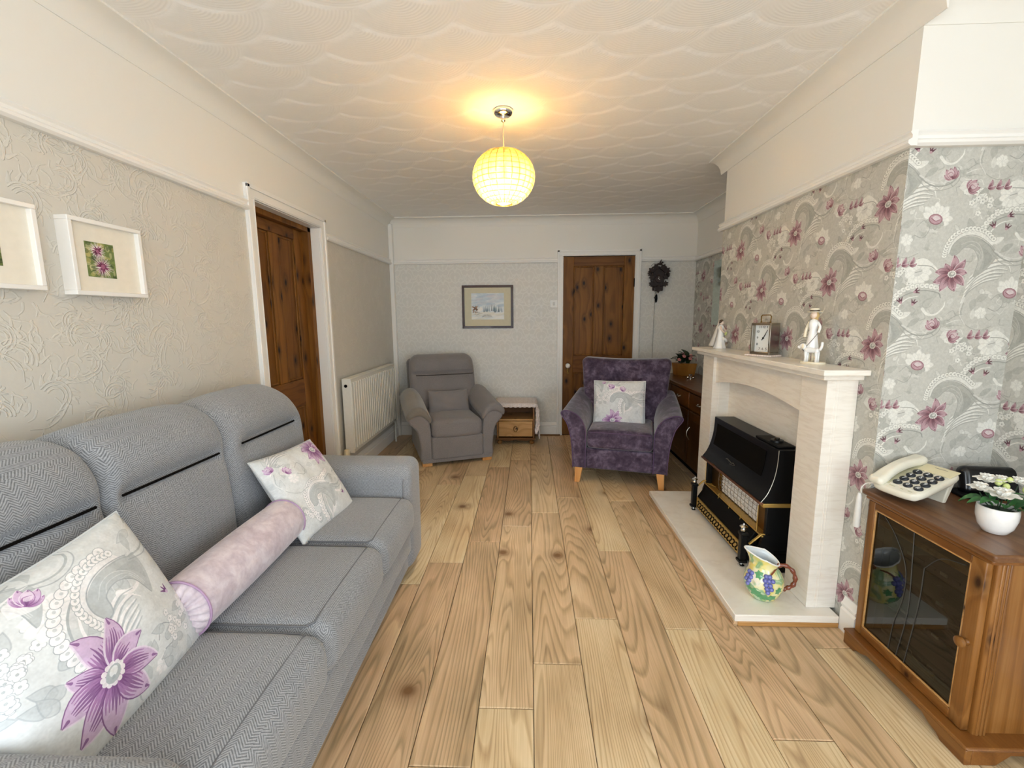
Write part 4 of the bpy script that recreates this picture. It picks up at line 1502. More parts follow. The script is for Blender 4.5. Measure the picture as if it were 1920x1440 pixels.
for s in (-1, 1):
    pts = [(.235, .06), (.24, .30), (.25, .40), (.27, .46), (.31, .505), (.36, .52), (.41, .50), (.435, .46), (.43, .41), (.40, .375), (.365, .33), (.345, .25), (.335, .15), (.333, .045), (.24, .045)]
    pts = [(s * x, z) for x, z in catmull(pts, 3)]
    a = obj('arm', MB().prism(pts, 'y', -.405, .33), M_TWEED2, rec, bevel=.02, smooth=60, seg=3)

    def pad_fn(P, s=s):
        x, y, z = P.T
        up = .075 * np.clip((y + .3) / .6, 0, 1)
        return np.stack([x + s * 0, y, z * (1 + .2 * (y > 0)) + up - .16 * (np.abs(x * s - .0) > 0) * np.clip(-(x * s) / .1, 0, 1) ** 2 * .5 - .05 * np.clip(x * s / .1, 0, 1) ** 2], 1)
    obj('arm_pad', MB().rbox((s * .345, -.09, .512), (.112, .335, .045), .04, 8, 4, pad_fn), plain('arm_pad_chenille', '#7d756b' if s < 0 else '#746e67', .9, gscale=160, grain=.2, sheen=.4) if s < 0 else M_TWEED2, rec, smooth=180)
for x in (-.28, .28):
    for y in (-.36, .36):
        obj('foot', MB().box(x - .045, x + .045, y - .03, y + .03, 0, .05), M_BEECH, rec, bevel=.004)
Mr = W[rec.name]
cushion('lumbar_cushion', 'small plain grey cushion propped on the corner armchair', Mr @ Tr(-.0, -.01, .52) @ Rx(-.25), .40, .24, .11, M_TWEED2, .03, None, .015)

# ------------------------------------------------------------------ purple armchair
pur = thing('armchair', 'purple velvet armchair with outswept arms and pale wooden feet before the pine door', 'armchair', (.80, 3.785, 0), math.radians(-15))
pts = [(.262, .125), (.262, .40), (.27, .46), (.295, .52), (.34, .565), (.40, .59), (.445, .588), (.462, .568), (.445, .535), (.415, .49), (.392, .42), (.375, .33), (.367, .24), (.362, .125)]
pc = catmull(pts, 4)
for s in (-1, 1):
    vs, fs, n = [], [], len(pc)
    for (y, dz, dxx) in ((-.375, 0, 0), (-.2, .008, 0), (.0, .03, -.006), (.2, .062, -.02), (.34, .09, -.035)):
        for (x, z) in pc:
            t = max(0, (z - .4) / .2)
            vs.append((s * (x + dxx * t), y, z + dz * t))
    for j in range(4):
        for i in range(n):
            fs.append((j * n + i, j * n + (i + 1) % n, (j + 1) * n + (i + 1) % n, (j + 1) * n + i))
    fs += [tuple(range(n)), tuple(range(4 * n, 5 * n))]
    a = obj('arm', MB().add(vs, fs), M_PURPLE, pur, bevel=.008, smooth=60)
    obj('piping', MB().tube([(s * (x - .0), -.378, z) for x, z in catmull(pts, 5)], .0042, 6), M_PURPLE_PIPE, a)
obj('front_panel', MB().rbox((0, -.335, .205), (.262, .03, .085), .018, 6), M_PURPLE, pur, smooth=180)
obj('base', MB().rbox((0, .03, .20), (.30, .35, .075), .02, 4), M_PURPLE, pur, smooth=180)
sc_ = obj('seat_cushion', MB().rbox((0, -.09, .365), (.258, .295, .072), .04, 12, 4, lambda P: np.stack([P[:, 0], P[:, 1] - .012 * (P[:, 1] < -.2) * (1 - (P[:, 0] / .26) ** 2), P[:, 2] + np.where(P[:, 2] > 0, .022 * (1 - (P[:, 0] / .27) ** 2) * (1 - (P[:, 1] / .33) ** 4), 0)], 1)), M_PURPLE, pur, smooth=180)
obj('seam', MB().tube([(.25, .1, .43), (.25, -.34, .428), (.235, -.378, .426), (0, -.392, .432), (-.235, -.378, .426), (-.25, -.34, .428), (-.25, .1, .43)], .003, 6), M_PURPLE_PIPE, sc_)


def pur_back(P):
    x, y, z = P.T
    fr_ = np.clip(-y / .07, 0, 1)
    w_ = 1 + .20 * (z + .29) / .58
    dim = np.zeros_like(x)
    for bx in (-.135, .135):
        dim += .035 * np.exp(-(((x - bx) / .028) ** 2 + ((z - .10) / .028) ** 2)) + .012 * np.exp(-((x - bx) / .012) ** 2) * (z < .1)
    y2 = y + fr_ * (dim - .02 * np.clip(1 - (x / .34) ** 2, 0, 1)) + .17 * (z + .29) / .58 - .03 * np.clip((np.abs(x) - .15) / .2, 0, 1) ** 2
    z2 = z + np.where(z > .1, .018 * (x / .33) ** 2 - .004, 0)
    return np.stack([x * w_, y2, z2], 1)


obj('backrest', MB().rbox((0, .215, .665), (.333, .085, .288), .05, 26, 4, pur_back), M_PURPLE, pur, smooth=180)
for (x, y, lean) in ((-.315, -.345, -.012), (.315, -.345, .012), (-.30, .34, -.01), (.30, .34, .01)):
    t = .03
    v = [(x + sx * t, y + sy * t * .9, .13) for sx in (-1, 1) for sy in (-1, 1)] + [(x + lean + sx * .021, y + (-.01 if y < 0 else .02) + sy * .02, 0) for sx in (-1, 1) for sy in (-1, 1)]
    obj('foot', MB().add(v, [(0, 1, 3, 2), (4, 6, 7, 5), (0, 4, 5, 1), (2, 3, 7, 6), (0, 2, 6, 4), (1, 5, 7, 3)]), M_BEECH, pur, bevel=.003)
cushion('scatter_cushion', 'pale printed cushion with purple flower standing on the purple armchair', W[pur.name] @ Tr(-.03, -.02, .595) @ Rx(-.22) @ Ry(-.02), .43, .40, .13, M_C2, .03, plain('cushion_edge_white', '#d5d8d8', .8))
# ------------------------------------------------------------------ hearth, surround and gas fire
HT = .052
hea = thing('hearth', 'pale marble hearth slab edged with oak strip below the fireplace', 'hearth', (1.11, 2.5, 0))
b = MB().box(.889, BX - .022, 1.80, 3.20, .02, HT)
obj('slab', b, M_MARBLE, hea, ws=True, bevel=.003)
obj('slab', MB().box(.91, BX - .022, 1.815, 3.185, 0, .02), M_HOLE, hea, ws=True)
for q in (('x', .884, .902, 1.797, 3.203), ('y', .902, BX - .022, 1.797, 1.815), ('y', .902, BX - .022, 3.185, 3.203)):
    obj('edging_strip', MB().box(q[1], q[2], q[3], q[4], 0, .022), M_OAK if q[0] == 'x' else M_ANT_IN, hea, ws=True, bevel=.004)

sur = thing('fireplace_surround', 'cream marble fireplace surround with an arched frieze on the papered chimney breast', 'fireplace', (1.29, 2.515, HT))
FX = 1.235
WX = BX - .003
for (ya, yb, nm) in ((1.862, 2.033, 'n'), (2.998, 3.172, 'f')):
    obj('leg', MB().box(FX - .012, WX, ya, yb, HT + .001, 1.072), M_MARBLE, sur, ws=True, bevel=.002)
    yo = ya - .0 if nm == 'n' else yb
    obj('fillet', MB().box(FX + .022, FX + .026, ya - .003, ya + .001, HT + .001, 1.072).box(FX + .034, FX + .038, ya - .003, ya + .001, HT + .001, 1.072), M_MARBLE, sur, ws=True, bevel=.001)
    obj('fillet', MB().box(FX - .012, WX, ya - .002, ya, HT + .001, 1.072), M_MARBLE, sur, ws=True)
arc = [(2.033, .893)]
for t in np.linspace(0, 1, 21):
    y = 2.033 + t * (2.998 - 2.033)
    arc.append((y, .893 + .075 * math.sin(PI * (.12 + .76 * t)) - .075 * math.sin(PI * .12)))
obj('frieze', MB().prism(arc[1:] + [(2.998, 1.072), (2.033, 1.072)], 'x', FX + .006, FX + .05), M_MARBLE, sur, ws=True, bevel=.002)
obj('back_panel', MB().box(WX - .012, WX, 2.033, 2.998, HT + .001, 1.072), M_MARBLE, sur, ws=True)
obj('soffit', MB().box(FX + .05, WX - .012, 2.033, 2.998, 1.04, 1.072), M_MARBLE, sur, ws=True)
obj('under_shelf', MB().box(1.188, WX, 1.828, 3.206, 1.0722, 1.094), M_MARBLE, sur, ws=True, bevel=.003)
obj('mantel_shelf', MB().box(1.165, WX, 1.796, 3.245, 1.0942, 1.117), M_MARBLE, sur, ws=True, bevel=.003)
MT = 1.1172

fire = thing('gas_fire', 'black gas fire with brass trim, curved hood and white radiants in the marble fireplace', 'gas fire', (1.22, 2.5, HT))
Y0, Y1 = 2.13, 2.885
hood = catmull([(1.205, .688), (1.204, .64), (1.199, .58), (1.186, .52), (1.165, .465), (1.138, .425)], 4)
pr = [(1.328, .688)] + [tuple(p) for p in hood] + [(1.15, .418), (1.328, .418)]
h = obj('hood', MB().prism(pr, 'y', Y0, Y1), M_BLACK, fire, ws=True, bevel=.003, smooth=40)
# vent slot and badge on the hood face
vs = [(x - .0022, z) for x, z in hood[3:13]]
obj('vent_slot', MB().prism(vs + [(x + .002, z) for x, z in vs[::-1]], 'y', Y0 + .11, Y1 - .05), M_HOLE, h, ws=True)
obj('badge', MB().tube([(1.171, 2.61, .492), (1.171, 2.59, .497), (1.173, 2.575, .49), (1.170, 2.56, .494), (1.171, 2.545, .487), (1.173, 2.52, .494), (1.172, 2.50, .487), (1.170, 2.515, .482), (1.168, 2.555, .478)], .0022, 5), M_STEEL, h, ws=True)
obj('edge_line', MB().tube([(x - .001, Y0 - .001, z) for x, z in hood], .0016, 5), M_STEEL, h, ws=True)
obj('control_panel', MB().box(1.215, 1.30, Y0 + .03, Y0 + .25, .688, .699), M_BLACK2, fire, ws=True, bevel=.004)
obj('control_knob', MB().lathe([(.032, 0), (.03, .010), (.012, .012), (.012, .02), (0, .021)], 20, (1.258, Y0 + .12, .699)), M_BLACK, fire, ws=True)
obj('brass_band', MB().box(1.148, 1.33, Y0 - .004, Y1 + .004, .398, .418), M_BRASS, fire, ws=True, bevel=.002)
obj('lip_trim', MB().box(1.131, 1.15, Y0, Y1, .412, .424), M_COPPER, fire, ws=True, bevel=.002)
for y in (Y0, Y1 - .02):
    obj('side_cheek', MB().prism([(1.328, HT + .001), (1.328, .398), (1.17, .398), (1.17, .26), (1.15, .2), (1.15, HT + .001)], 'y', y, y + .02), M_BLACK, fire, ws=True, bevel=.002)
obj('side_vent', MB().box(1.22, 1.28, Y0 - .002, Y0, .148, .158).box(1.22, 1.28, Y0 - .002, Y0, .164, .168), M_HOLE, fire, ws=True)
obj('firebox_back', MB().box(1.29, 1.325, Y0 + .02, Y1 - .02, HT + .001, .398), M_BLACK2, fire, ws=True)
for (ya, yb) in ((Y0 + .02, 2.27), (2.735, Y1 - .02)):
    obj('reflector', MB().box(1.20, 1.29, ya, yb, .235, .398), M_BRASS_D, fire, ws=True, bevel=.004)
# radiant clay blocks: four fret bars, each a part
for i in range(4):
    ya = 2.275 + i * .1145
    b = MB()
    for r in range(7):
        for c in range(4):
            y_, z_ = ya + .004 + c * .0275, .246 + r * .0195
            b.box(1.208, 1.236, y_, y_ + .019, z_, z_ + .0125)
    b.box(1.222, 1.24, ya, ya + .111, .242, .384)
    obj('radiant', b, M_CERAM, fire, ws=True, smooth=None)
gd = MB()
for k in range(12):
    y = 2.268 + k * .0425
    gd.tube([(1.20, y, .236), (1.188, y, .30), (1.196, y, .392)], .0013, 5)
for z in (.262, .29, .318, .346, .374):
    gd.tube([(1.19, 2.262, z), (1.19, 2.742, z)], .0013, 5)
obj('wire_guard', gd, M_STEEL, fire, ws=True)
for P_ in [[(1.158, y, .26), (1.152, y, .215), (1.158, y, .205)] for y in (2.36, 2.50, 2.645)] + [[(1.15, y, .39), (1.15, y, .255), (1.19, y + d_, .255)] for y, d_ in ((Y0 + .045, .075), (Y1 - .045, -.075))]:
    obj('support_wire', MB().tube(P_, .002, 5), M_BRASS, fire, ws=True)
obj('bed_strip', MB().prism([(1.157, .246), (1.21, .24), (1.21, .236), (1.157, .238)], 'y', Y0 + .005, Y1 - .005), M_BRASS, fire, ws=True, bevel=.002)
for y in (Y0 + .0, Y1 - .014):
    obj('bracket', MB().prism([(1.158, .252), (1.10, .20), (1.096, .204), (1.154, .258), (1.20, .258), (1.20, .252)], 'y', y, y + .014), M_BRASS, fire, ws=True, bevel=.002)
obj('coal_tray', MB().prism([(1.17, .235), (1.155, .232), (1.108, .16), (1.108, .075), (1.17, .075)], 'y', 2.20, 2.85), M_BLACK2, fire, ws=True, bevel=.003)
fp = obj('fret_panel', MB().box(1.098, 1.108, 2.225, 2.835, .088, .158), M_BRASS, fire, ws=True, bevel=.002)
fh = MB()
for k in range(17):
    y = 2.262 + k * .0335
    P = [(1.0965, y + dy, .123 + dz) for dy, dz in catmull([(-.010, -.017), (.004, -.021), (.010, -.010), (0, 0), (-.010, .010), (-.004, .021), (.010, .017)], 3)]
    fh.tube(P, .0032, 5)
obj('fretwork', fh, M_HOLE, fp, ws=True)
for y in (2.19, 2.868):
    a = obj('andiron', MB().box(1.078, 1.108, y - .016, y + .016, .082, .235).box(1.074, 1.112, y - .02, y + .02, .225, .24).box(1.072, 1.114, y - .022, y + .022, .078, .092), M_BLACK, fire, ws=True, bevel=.003)
    obj('finial', MB().lathe([(0, .048), (.004, .046), (.006, .040), (.014, .036), (.02, .03), (.016, .024), (.008, .020), (.013, .014), (.013, .006), (.009, 0), (0, 0)][::-1], 18, (1.093, y, .24)), M_CHROME, a, ws=True)
    obj('andiron_foot', MB().lathe([(0, 0), (.013, 0), (.016, .006), (.008, .012), (.012, .02), (.010, .026), (0, .026)], 16, (1.093, y, HT + .001)), M_CHROME, a, ws=True)

# ------------------------------------------------------------------ jug on the hearth
jug = thing('jug', 'pottery jug painted with grapes and leaves, brown twig handle, on the marble hearth', 'jug', (1.075, 1.94, HT + .001), math.radians(-22))


def jug_fn(p, a):
    x, y, z = p
    t = max(0, (z - .135) / .065)
    sx = x
    if t > 0:
        k = max(0, -math.cos(a)) ** 3
        sx = x - .030 * t * k
        z = z + t * (.022 * max(0, -math.cos(a)) ** 2 - .030 * max(0, math.cos(a)))
        y = y * (1 - .12 * t * k)
    return (sx, y, z)


outer = [(.0, 0), (.05, 0), (.055, .006), (.07, .03), (.081, .06), (.083, .08), (.078, .105), (.066, .13), (.056, .15), (.051, .168), (.053, .185), (.058, .20)]
inner = [(.055, .2005), (.049, .185), (.047, .168), (.052, .15), (.06, .13), (.07, .10), (.074, .08), (.07, .05), (.04, .012), (0, .012)]
obj('body', MB().lathe(outer, 40, fn=jug_fn, caps=False), M_JUG, jug, smooth=180)
obj('lining', MB().lathe([(.058, .2)] + inner, 40, fn=jug_fn, caps=False), M_GLAZE_IN, jug, smooth=180)
obj('rim', MB().tube([jug_fn((.0565 * math.cos(a), .0565 * math.sin(a), .2), a) for a in np.linspace(0, 2 * PI, 41)[:-1]], .0032, 6, True), M_PETAL, jug)
obj('handle', MB().tube(catmull([(.05, 0, .16), (.078, 0, .168), (.108, .002, .15), (.122, 0, .115), (.115, -.002, .082), (.095, 0, .062), (.078, 0, .05)], 4), [.009 + .0022 * math.sin(i * 1.7) for i in range(25)], 10), M_TWIG, jug)
obj('vine_twig', MB().tube(catmull([(.045, -.02, .158), (.03, -.05, .152), (.02, -.062, .142)], 4), .004, 6), M_TWIG, jug)
gm = None
for (ca, cz, rows) in ((-1.45, .132, (2, 3, 2, 2, 1)), (-2.55, .125, (2, 2, 2, 1))):
    for r, n in enumerate(rows):
        for k in range(n):
            z = cz - r * .0165
            a = ca + (k - (n - 1) / 2) * .215 + (.05 if r % 2 else 0)
            rad = np.interp(z, [p[1] for p in outer], [p[0] for p in outer]) + .001
            p = (rad * math.cos(a), rad * math.sin(a), z)
            if gm is None:
                gm = obj('grape', MB().ball((0, 0, 0), .0105, 10, 7), M_GRAPE, jug, smooth=180)
                gm.location = p
            else:
                dup(gm, 'grape', jug, Tr(*p))
lm = None
for (a, z, rz, s) in ((-1.95, .128, .3, 1), (-2.0, .045, 1.2, 1.3), (-1.25, .03, -.8, 1.1), (-1.62, .028, .5, 1.1), (-.85, .075, 2.2, .9), (-2.5, .06, .2, 1)):
    rad = np.interp(z, [p[1] for p in outer], [p[0] for p in outer]) + .0012
    slope = np.interp(z + .004, [p[1] for p in outer], [p[0] for p in outer]) - np.interp(z - .004, [p[1] for p in outer], [p[0] for p in outer])
    M = Tr(rad * math.cos(a), rad * math.sin(a), z) @ Rz(a) @ Ry(math.atan2(slope, .008)) @ Rx(rz) @ Matrix.Scale(s, 4)
    if lm is None:
        P = [(0, .026), (.008, .016), (.019, .014), (.013, .003), (.017, -.010), (.006, -.010), (0, -.02), (-.006, -.010), (-.017, -.010), (-.013, .003), (-.019, .014), (-.008, .016)]
        b = MB().add([(0.003, 0, 0)] + [(-.0015, y, z_) for y, z_ in P], [(0, 1 + i, 1 + (i + 1) % 12) for i in range(12)])
        lm = obj('leaf', b, plain('green_leaf_glaze', '#5aa06a', .15, grain=.4, gscale=30, coat=.6), jug, smooth=180)
        lm.matrix_basis = M
    else:
        dup(lm, 'leaf', jug, M)

# ------------------------------------------------------------------ mantel ornaments
br = thing('bride_figurine', 'white porcelain bride figurine with long veil at the far end of the mantel shelf', 'figurine', (1.27, 3.03, MT), math.radians(50))


def skirt(p, a):
    x, y, z = p
    k = max(0, 1 - z / .09)
    return (x * (1 + .10 * k * math.sin(a * 7)), y * (1 + .10 * k * math.sin(a * 7 + 1)), z)


obj('gown', MB().lathe([(0, 0), (.036, 0), (.04, .004), (.034, .02), (.027, .05), (.021, .08), (.017, .105), (.014, .118), (.017, .13), (.019, .142), (.014, .152), (.006, .158), (0, .158)], 28, fn=skirt), M_PORC, br, smooth=180)
obj('overskirt', MB().tube(catmull([(-.02, -.02, .075), (.0, -.034, .06), (.022, -.03, .05), (.036, -.01, .048)], 4), [.004, .006, .008, .009, .009, .009, .01, .01, .009, .009, .008, .007, .005], 8), M_PORC, br, smooth=180)
obj('arm', MB().tube(catmull([(.014, -.002, .148), (.03, -.008, .135), (.032, -.02, .118), (.018, -.026, .108)], 4), [.006] * 6 + [.005] * 7, 8), M_SKIN_P, br, smooth=180)
obj('arm', MB().tube(catmull([(-.014, -.002, .148), (-.026, -.01, .132), (-.02, -.022, .115), (-.006, -.028, .108)], 4), [.006] * 6 + [.005] * 7, 8), M_SKIN_P, br, smooth=180)
obj('bouquet', MB().ball((.004, -.032, .104), (.009, .008, .009)).ball((.012, -.03, .098), .006).ball((-.004, -.032, .097), .006).ball((.004, -.033, .092), .005), M_PETAL_G, br, smooth=180)
hd = obj('head', MB().ball((0, -.004, .172), (.0115, .0125, .0145), 14, 10).tube([(0, -.001, .15), (0, -.003, .164)], .0055, 8).ball((0, -.0165, .171), (.002, .003, .003)), M_SKIN_P, br, smooth=180)
obj('hair', MB().ball((0, .002, .178), (.0145, .0145, .0125), 14, 10).ball((0, .012, .176), (.009, .008, .009)).ball((0, -.002, .188), (.010, .010, .005)), M_HAIR_D, br, smooth=180)
obj('veil', MB().grid(13, 10, lambda u, v: ((.012 + .036 * (1 - v) ** 1.2) * math.cos(.1 * PI + .8 * PI * u) - .012 * (1 - v), .006 + (.010 + .05 * (1 - v) ** 1.1) * math.sin(.1 * PI + .8 * PI * u) + .002 * math.sin(u * 25), .02 + .165 * v)), plain('sheer_veil', '#e4e0da', .5, alpha=.75), br, smooth=180)

ck = thing('mantel_clock', 'brass carriage clock with white dial and top handle in the middle of the mantel shelf', 'clock', (1.262, 2.452, MT + .010), math.radians(-62))
cw, cd, chh = .056, .038, .168
fr_ = MB()
for (x0, x1, z0, z1) in ((-cw, cw, 0, .014), (-cw, cw, chh - .012, chh), (-cw, -cw + .009, .014, chh - .012), (cw - .009, cw, .014, chh - .012)):
    fr_.box(x0, x1, -cd, cd, z0, z1)
obj('case', fr_, M_STEEL, ck, bevel=.002)
obj('back', MB().box(-cw + .009, cw - .009, cd - .012, cd - .001, .014, chh - .012), M_BRASS_D, ck)
dl = obj('dial', MB().box(-cw + .0092, cw - .0092, -.012, -.008, .0142, chh - .0122), plain('white_dial', '#dfe1df', .5), ck)
for i in range(1, 13):
    a = PI / 2 - i * PI / 6
    rx, rz = .034, .058
    q = max(abs(math.cos(a)) / 1, abs(math.sin(a)) / 1)
    textmesh('numeral', str(i), .018, Tr(rx * math.cos(a) / q * .98, -.0125, .087 + rz * math.sin(a) / q) @ Rx(PI / 2), M_INK, dl, .0004)


def hand(L_, ang, wd):
    M = Tr(0, -.0145, .087) @ Ry(ang)
    return MB().box(-wd, wd, -.0005, .0005, -.014, L_).xf(M)


obj('hour_hand', hand(.024, math.radians(32), .0022), M_INK, dl)
obj('minute_hand', hand(.05, math.radians(28), .0014).lathe([(0, -.002), (.005, -.002), (.005, .002), (0, .002)], 14, (0, -.0145, .087), 'y'), M_INK, dl)
obj('handle', MB().tube([(-.026, 0, chh), (-.028, 0, chh + .034), (-.022, 0, chh + .041), (.022, 0, chh + .041), (.028, 0, chh + .034), (.026, 0, chh)], .0028, 8).ball((-.026, 0, chh + .004), .005).ball((.026, 0, chh + .004), .005), M_BRASS_D, ck)
obj('winder', MB().tube([(0, 0, chh), (0, 0, chh + .016)], .003, 8).ball((0, 0, chh + .018), .006).box(-.016, .016, -.012, .012, chh, chh + .004), M_STEEL, ck, bevel=.001)
mt = MB().rbox((0, 0, 0), (.072, .052, .0045), .004, 8, 2, lambda P: np.stack([P[:, 0] * (1 + .04 * np.sin(P[:, 1] * 90)), P[:, 1] * (1 + .05 * np.sin(P[:, 0] * 70)), P[:, 2]], 1))
o = obj('mat', mt, M_LACE, smooth=60)
o.matrix_world = Tr(1.262, 2.452, MT + .005) @ Rz(math.radians(-62))
W[o.name] = o.matrix_world.copy()
tag(o, 'small white crocheted mat under the carriage clock', 'mat')

dg = thing('girl_figurine', 'cream porcelain girl in straw boater walking a white dog on the mantel shelf', 'figurine', (1.27, 2.045, MT), math.radians(-58))
obj('plinth', MB().lathe([(0, 0), (.046, 0), (.048, .004), (.045, .010), (0, .011)], 28, fn=lambda p, a: (p[0] * 1.12, p[1] * .72, p[2])), M_PORC_C, dg, smooth=60)
G0 = (-.012, .006)
obj('dress', MB().lathe([(0, .055), (.026, .05), (.025, .075), (.021, .105), (.0165, .135), (.014, .15), (.0175, .165), (.019, .18), (.015, .192), (.006, .2), (0, .2)], 24, (G0[0], G0[1], 0), fn=lambda p, a: (p[0] * (1 + .06 * math.sin(6 * a) * (p[2] < .12)), p[1], p[2])), M_PORC, dg, smooth=180)
obj('leg', MB().tube([(G0[0] - .008, G0[1], .01), (G0[0] - .009, G0[1], .058)], [.006, .007], 8), M_PORC_C, dg, smooth=180)
obj('leg', MB().tube([(G0[0] + .008, G0[1], .01), (G0[0] + .009, G0[1], .058)], [.006, .007], 8), M_PORC_C, dg, smooth=180)
obj('arm', MB().tube(catmull([(G0[0] + .016, G0[1], .186), (G0[0] + .03, G0[1] - .006, .165), (G0[0] + .03, G0[1] - .016, .14)], 4), .0055, 8), M_PORC, dg, smooth=180)
obj('arm', MB().tube(catmull([(G0[0] - .016, G0[1], .186), (G0[0] - .027, G0[1], .16), (G0[0] - .03, G0[1] - .004, .13), (G0[0] - .028, G0[1] - .01, .118)], 4), .0065, 8), M_PORC_C, dg, smooth=180)
obj('head', MB().ball((G0[0], G0[1] - .002, .216), (.0145, .0145, .017), 14, 10).tube([(G0[0], G0[1], .194), (G0[0], G0[1] - .001, .206)], .006, 8).ball((G0[0], G0[1] - .0165, .214), (.002, .003, .003)), M_SKIN_P, dg, smooth=180)
obj('hair', MB().ball((G0[0], G0[1] + .004, .214), (.018, .0165, .02), 14, 10).ball((G0[0], G0[1] + .010, .198), (.013, .009, .014)), M_HAIR_F, dg, smooth=180)
obj('straw_hat', MB().lathe([(0, .246), (.016, .246), (.0185, .243), (.0185, .233), (.03, .2315), (.03, .229), (0, .229)][::-1], 24, (G0[0], G0[1], 0)), M_PORC_C, dg, smooth=40)
obj('hat_band', MB().lathe([(.0188, .233), (.019, .2335), (.019, .238), (.0188, .2385)], 24, (G0[0], G0[1], 0)), M_HAIR_D, dg)
dog = MB().tube(catmull([(-.026, -.018, .060), (-.006, -.018, .063), (.018, -.018, .060), (.032, -.018, .062)], 4), [.011, .0125, .0135, .013, .012, .0115, .011, .011, .011, .0115, .012, .011, .007], 12)
for (x, y) in ((-.02, -.024), (-.018, -.012), (.024, -.024), (.026, -.012)):
    dog.tube([(x, y, .01), (x + .001, y, .03), (x, y, .056)], [.0058, .0052, .0075], 8)
dog.tube(catmull([(.034, -.018, .064), (.041, -.018, .08), (.042, -.018, .1)], 4), [.006] * 4 + [.0055] * 4 + [.004], 8)
dog.ball((-.036, -.02, .078), (.014, .012, .013), 12, 8).ball((-.049, -.021, .074), (.010, .008, .008), 10, 7).tube([(-.028, -.018, .064), (-.034, -.019, .074)], [.011, .010], 8)
obj('dog', dog, M_PORC, dg, smooth=180)
obj('dog_ear', MB().ball((-.03, -.031, .078), (.006, .003, .011), 8, 6), M_PORC_C, dg, smooth=180)
obj('dog_ear', MB().ball((-.03, -.008, .078), (.006, .003, .011), 8, 6), M_PORC_C, dg, smooth=180)
obj('leash', MB().tube([(G0[0] + .03, G0[1] - .018, .138), (-.002, -.018, .105), (-.024, -.019, .076)], .0012, 5), M_HAIR_D, dg)
obj('collar', MB().tube([(-.03 + .0, -.0185 + .0115 * math.cos(a), .068 + .0115 * math.sin(a)) for a in np.linspace(0, 2 * PI, 15)[:-1]], .0016, 5, True), M_HAIR_D, dg)
# ------------------------------------------------------------------ television cabinet under the phone
cab = thing('media_cabinet', 'honey pine cabinet with leaded glass door below the telephone', 'cabinet', (1.53, 1.48, 0))
CX0, CX1, CY0, CY1, CZ = 1.325, 1.752, 1.25, 1.712, .66
obj('back', MB().box(CX0 + .03, CX1, CY1 - .012, CY1, .06, .63), M_ANT, cab, ws=True)
obj('side_panel', MB().box(CX0 + .06, CX1, CY0, CY0 + .018, .06, .63), M_ANT, cab, ws=True, bevel=.002)
obj('side_panel', MB().box(CX1 - .015, CX1, CY0 + .018, CY1 - .012, .06, .63), M_ANT, cab, ws=True)
obj('bottom_board', MB().box(CX0 + .02, CX1 - .015, CY0 + .018, CY1 - .012, .06, .078), M_ANT_Y, cab, ws=True)
for (ya, yb) in ((CY0 - .008, CY0 + .03), (CY1 - .022, CY1 + .004)):
    b = MB().box(CX0 + .022, CX0 + .065, ya, yb, .05, .632)
    o = obj('corner_post', b, M_ANT, cab, ws=True, bevel=.007, seg=3)
    if ya < 1.5:
        for dx_ in (.032, .043, .054):
            obj('reed', MB().box(CX0 + dx_, CX0 + dx_ + .006, ya - .003, ya + .002, .06, .625), M_ANT, o, ws=True, bevel=.0025)
top = MB().box(CX0 - .018, CX1 + .03, CY0 - .032, CY1 + .016, CZ - .022, CZ)
obj('top', top, M_ANT_TOP, cab, ws=True, bevel=.007, seg=3)
obj('cornice', MB().box(CX0 - .006, CX1, CY0 - .018, CY1 + .008, .622, CZ - .022), M_ANT_Y, cab, ws=True, bevel=.006, seg=3)
# door
dr = obj('door', MB().box(CX0 + .005, CX0 + .017, CY0 + .012, CY0 + .03, .1, .5), M_ANT, cab, ws=True)
dy0, dy1, dz0, dz1, fw = CY0 + .004, CY1 - .004, .064, .62, .044
obj('door_stile', MB().box(CX0, CX0 + .022, dy0, dy0 + fw, dz0, dz1), M_ANT, dr, ws=True, bevel=.003)
obj('door_stile', MB().box(CX0, CX0 + .022, dy1 - fw * .7, dy1, dz0, dz1), M_ANT, dr, ws=True, bevel=.003)
obj('door_rail', MB().box(CX0, CX0 + .0215, dy0 + fw, dy1 - fw * .7, dz0, dz0 + .034), M_ANT_Y, dr, ws=True, bevel=.003)
obj('door_rail', MB().box(CX0, CX0 + .0215, dy0 + fw, dy1 - fw * .7, dz1 - .026, dz1), M_ANT_Y, dr, ws=True, bevel=.003)
ga, gb, gc, gd_ = dy0 + fw, dy1 - fw * .7, dz0 + .034, dz1 - .026
obj('glass_pane', MB().box(CX0 + .009, CX0 + .013, ga - .003, gb + .003, gc - .003, gd_ + .003), M_SMOKE, dr, ws=True, smooth=None)
bead = MB()
for (a0, a1, c0, c1) in ((ga, gb, gc, gc + .006), (ga, gb, gd_ - .006, gd_), (gb - .006, gb, gc, gd_), (ga, ga + .006, gc, gd_)):
    bead.box(CX0 + .002, CX0 + .009, a0, a1, c0, c1)
obj('glazing_bead', bead, M_ANT_IN, dr, ws=True, bevel=.002)
gx = CX0 + .0082
for P in ([(gb - .03, gd_), (gb - .10, gd_ - .06), (gb - .155, gd_ - .15), (gb - .16, gd_ - .26), (gb - .135, gd_ - .38), (gb - .125, gc)],
          [(gb - .17, gd_), (gb - .178, gd_ - .12), (gb - .185, gd_ - .3), (gb - .16, gc)],
          [(gb - .225, gd_ - .11), (gb - .222, gd_ - .25), (gb - .195, gc)],
          [(ga + .02, gd_ - .02), (ga + .10, gd_ - .045), (gb - .225, gd_ - .11)]):
    obj('lead_came', MB().tube([(gx, y, z) for y, z in catmull(P, 5)], .0016, 5), plain('lead', '#4b4a48', .5, .6), dr, ws=True)
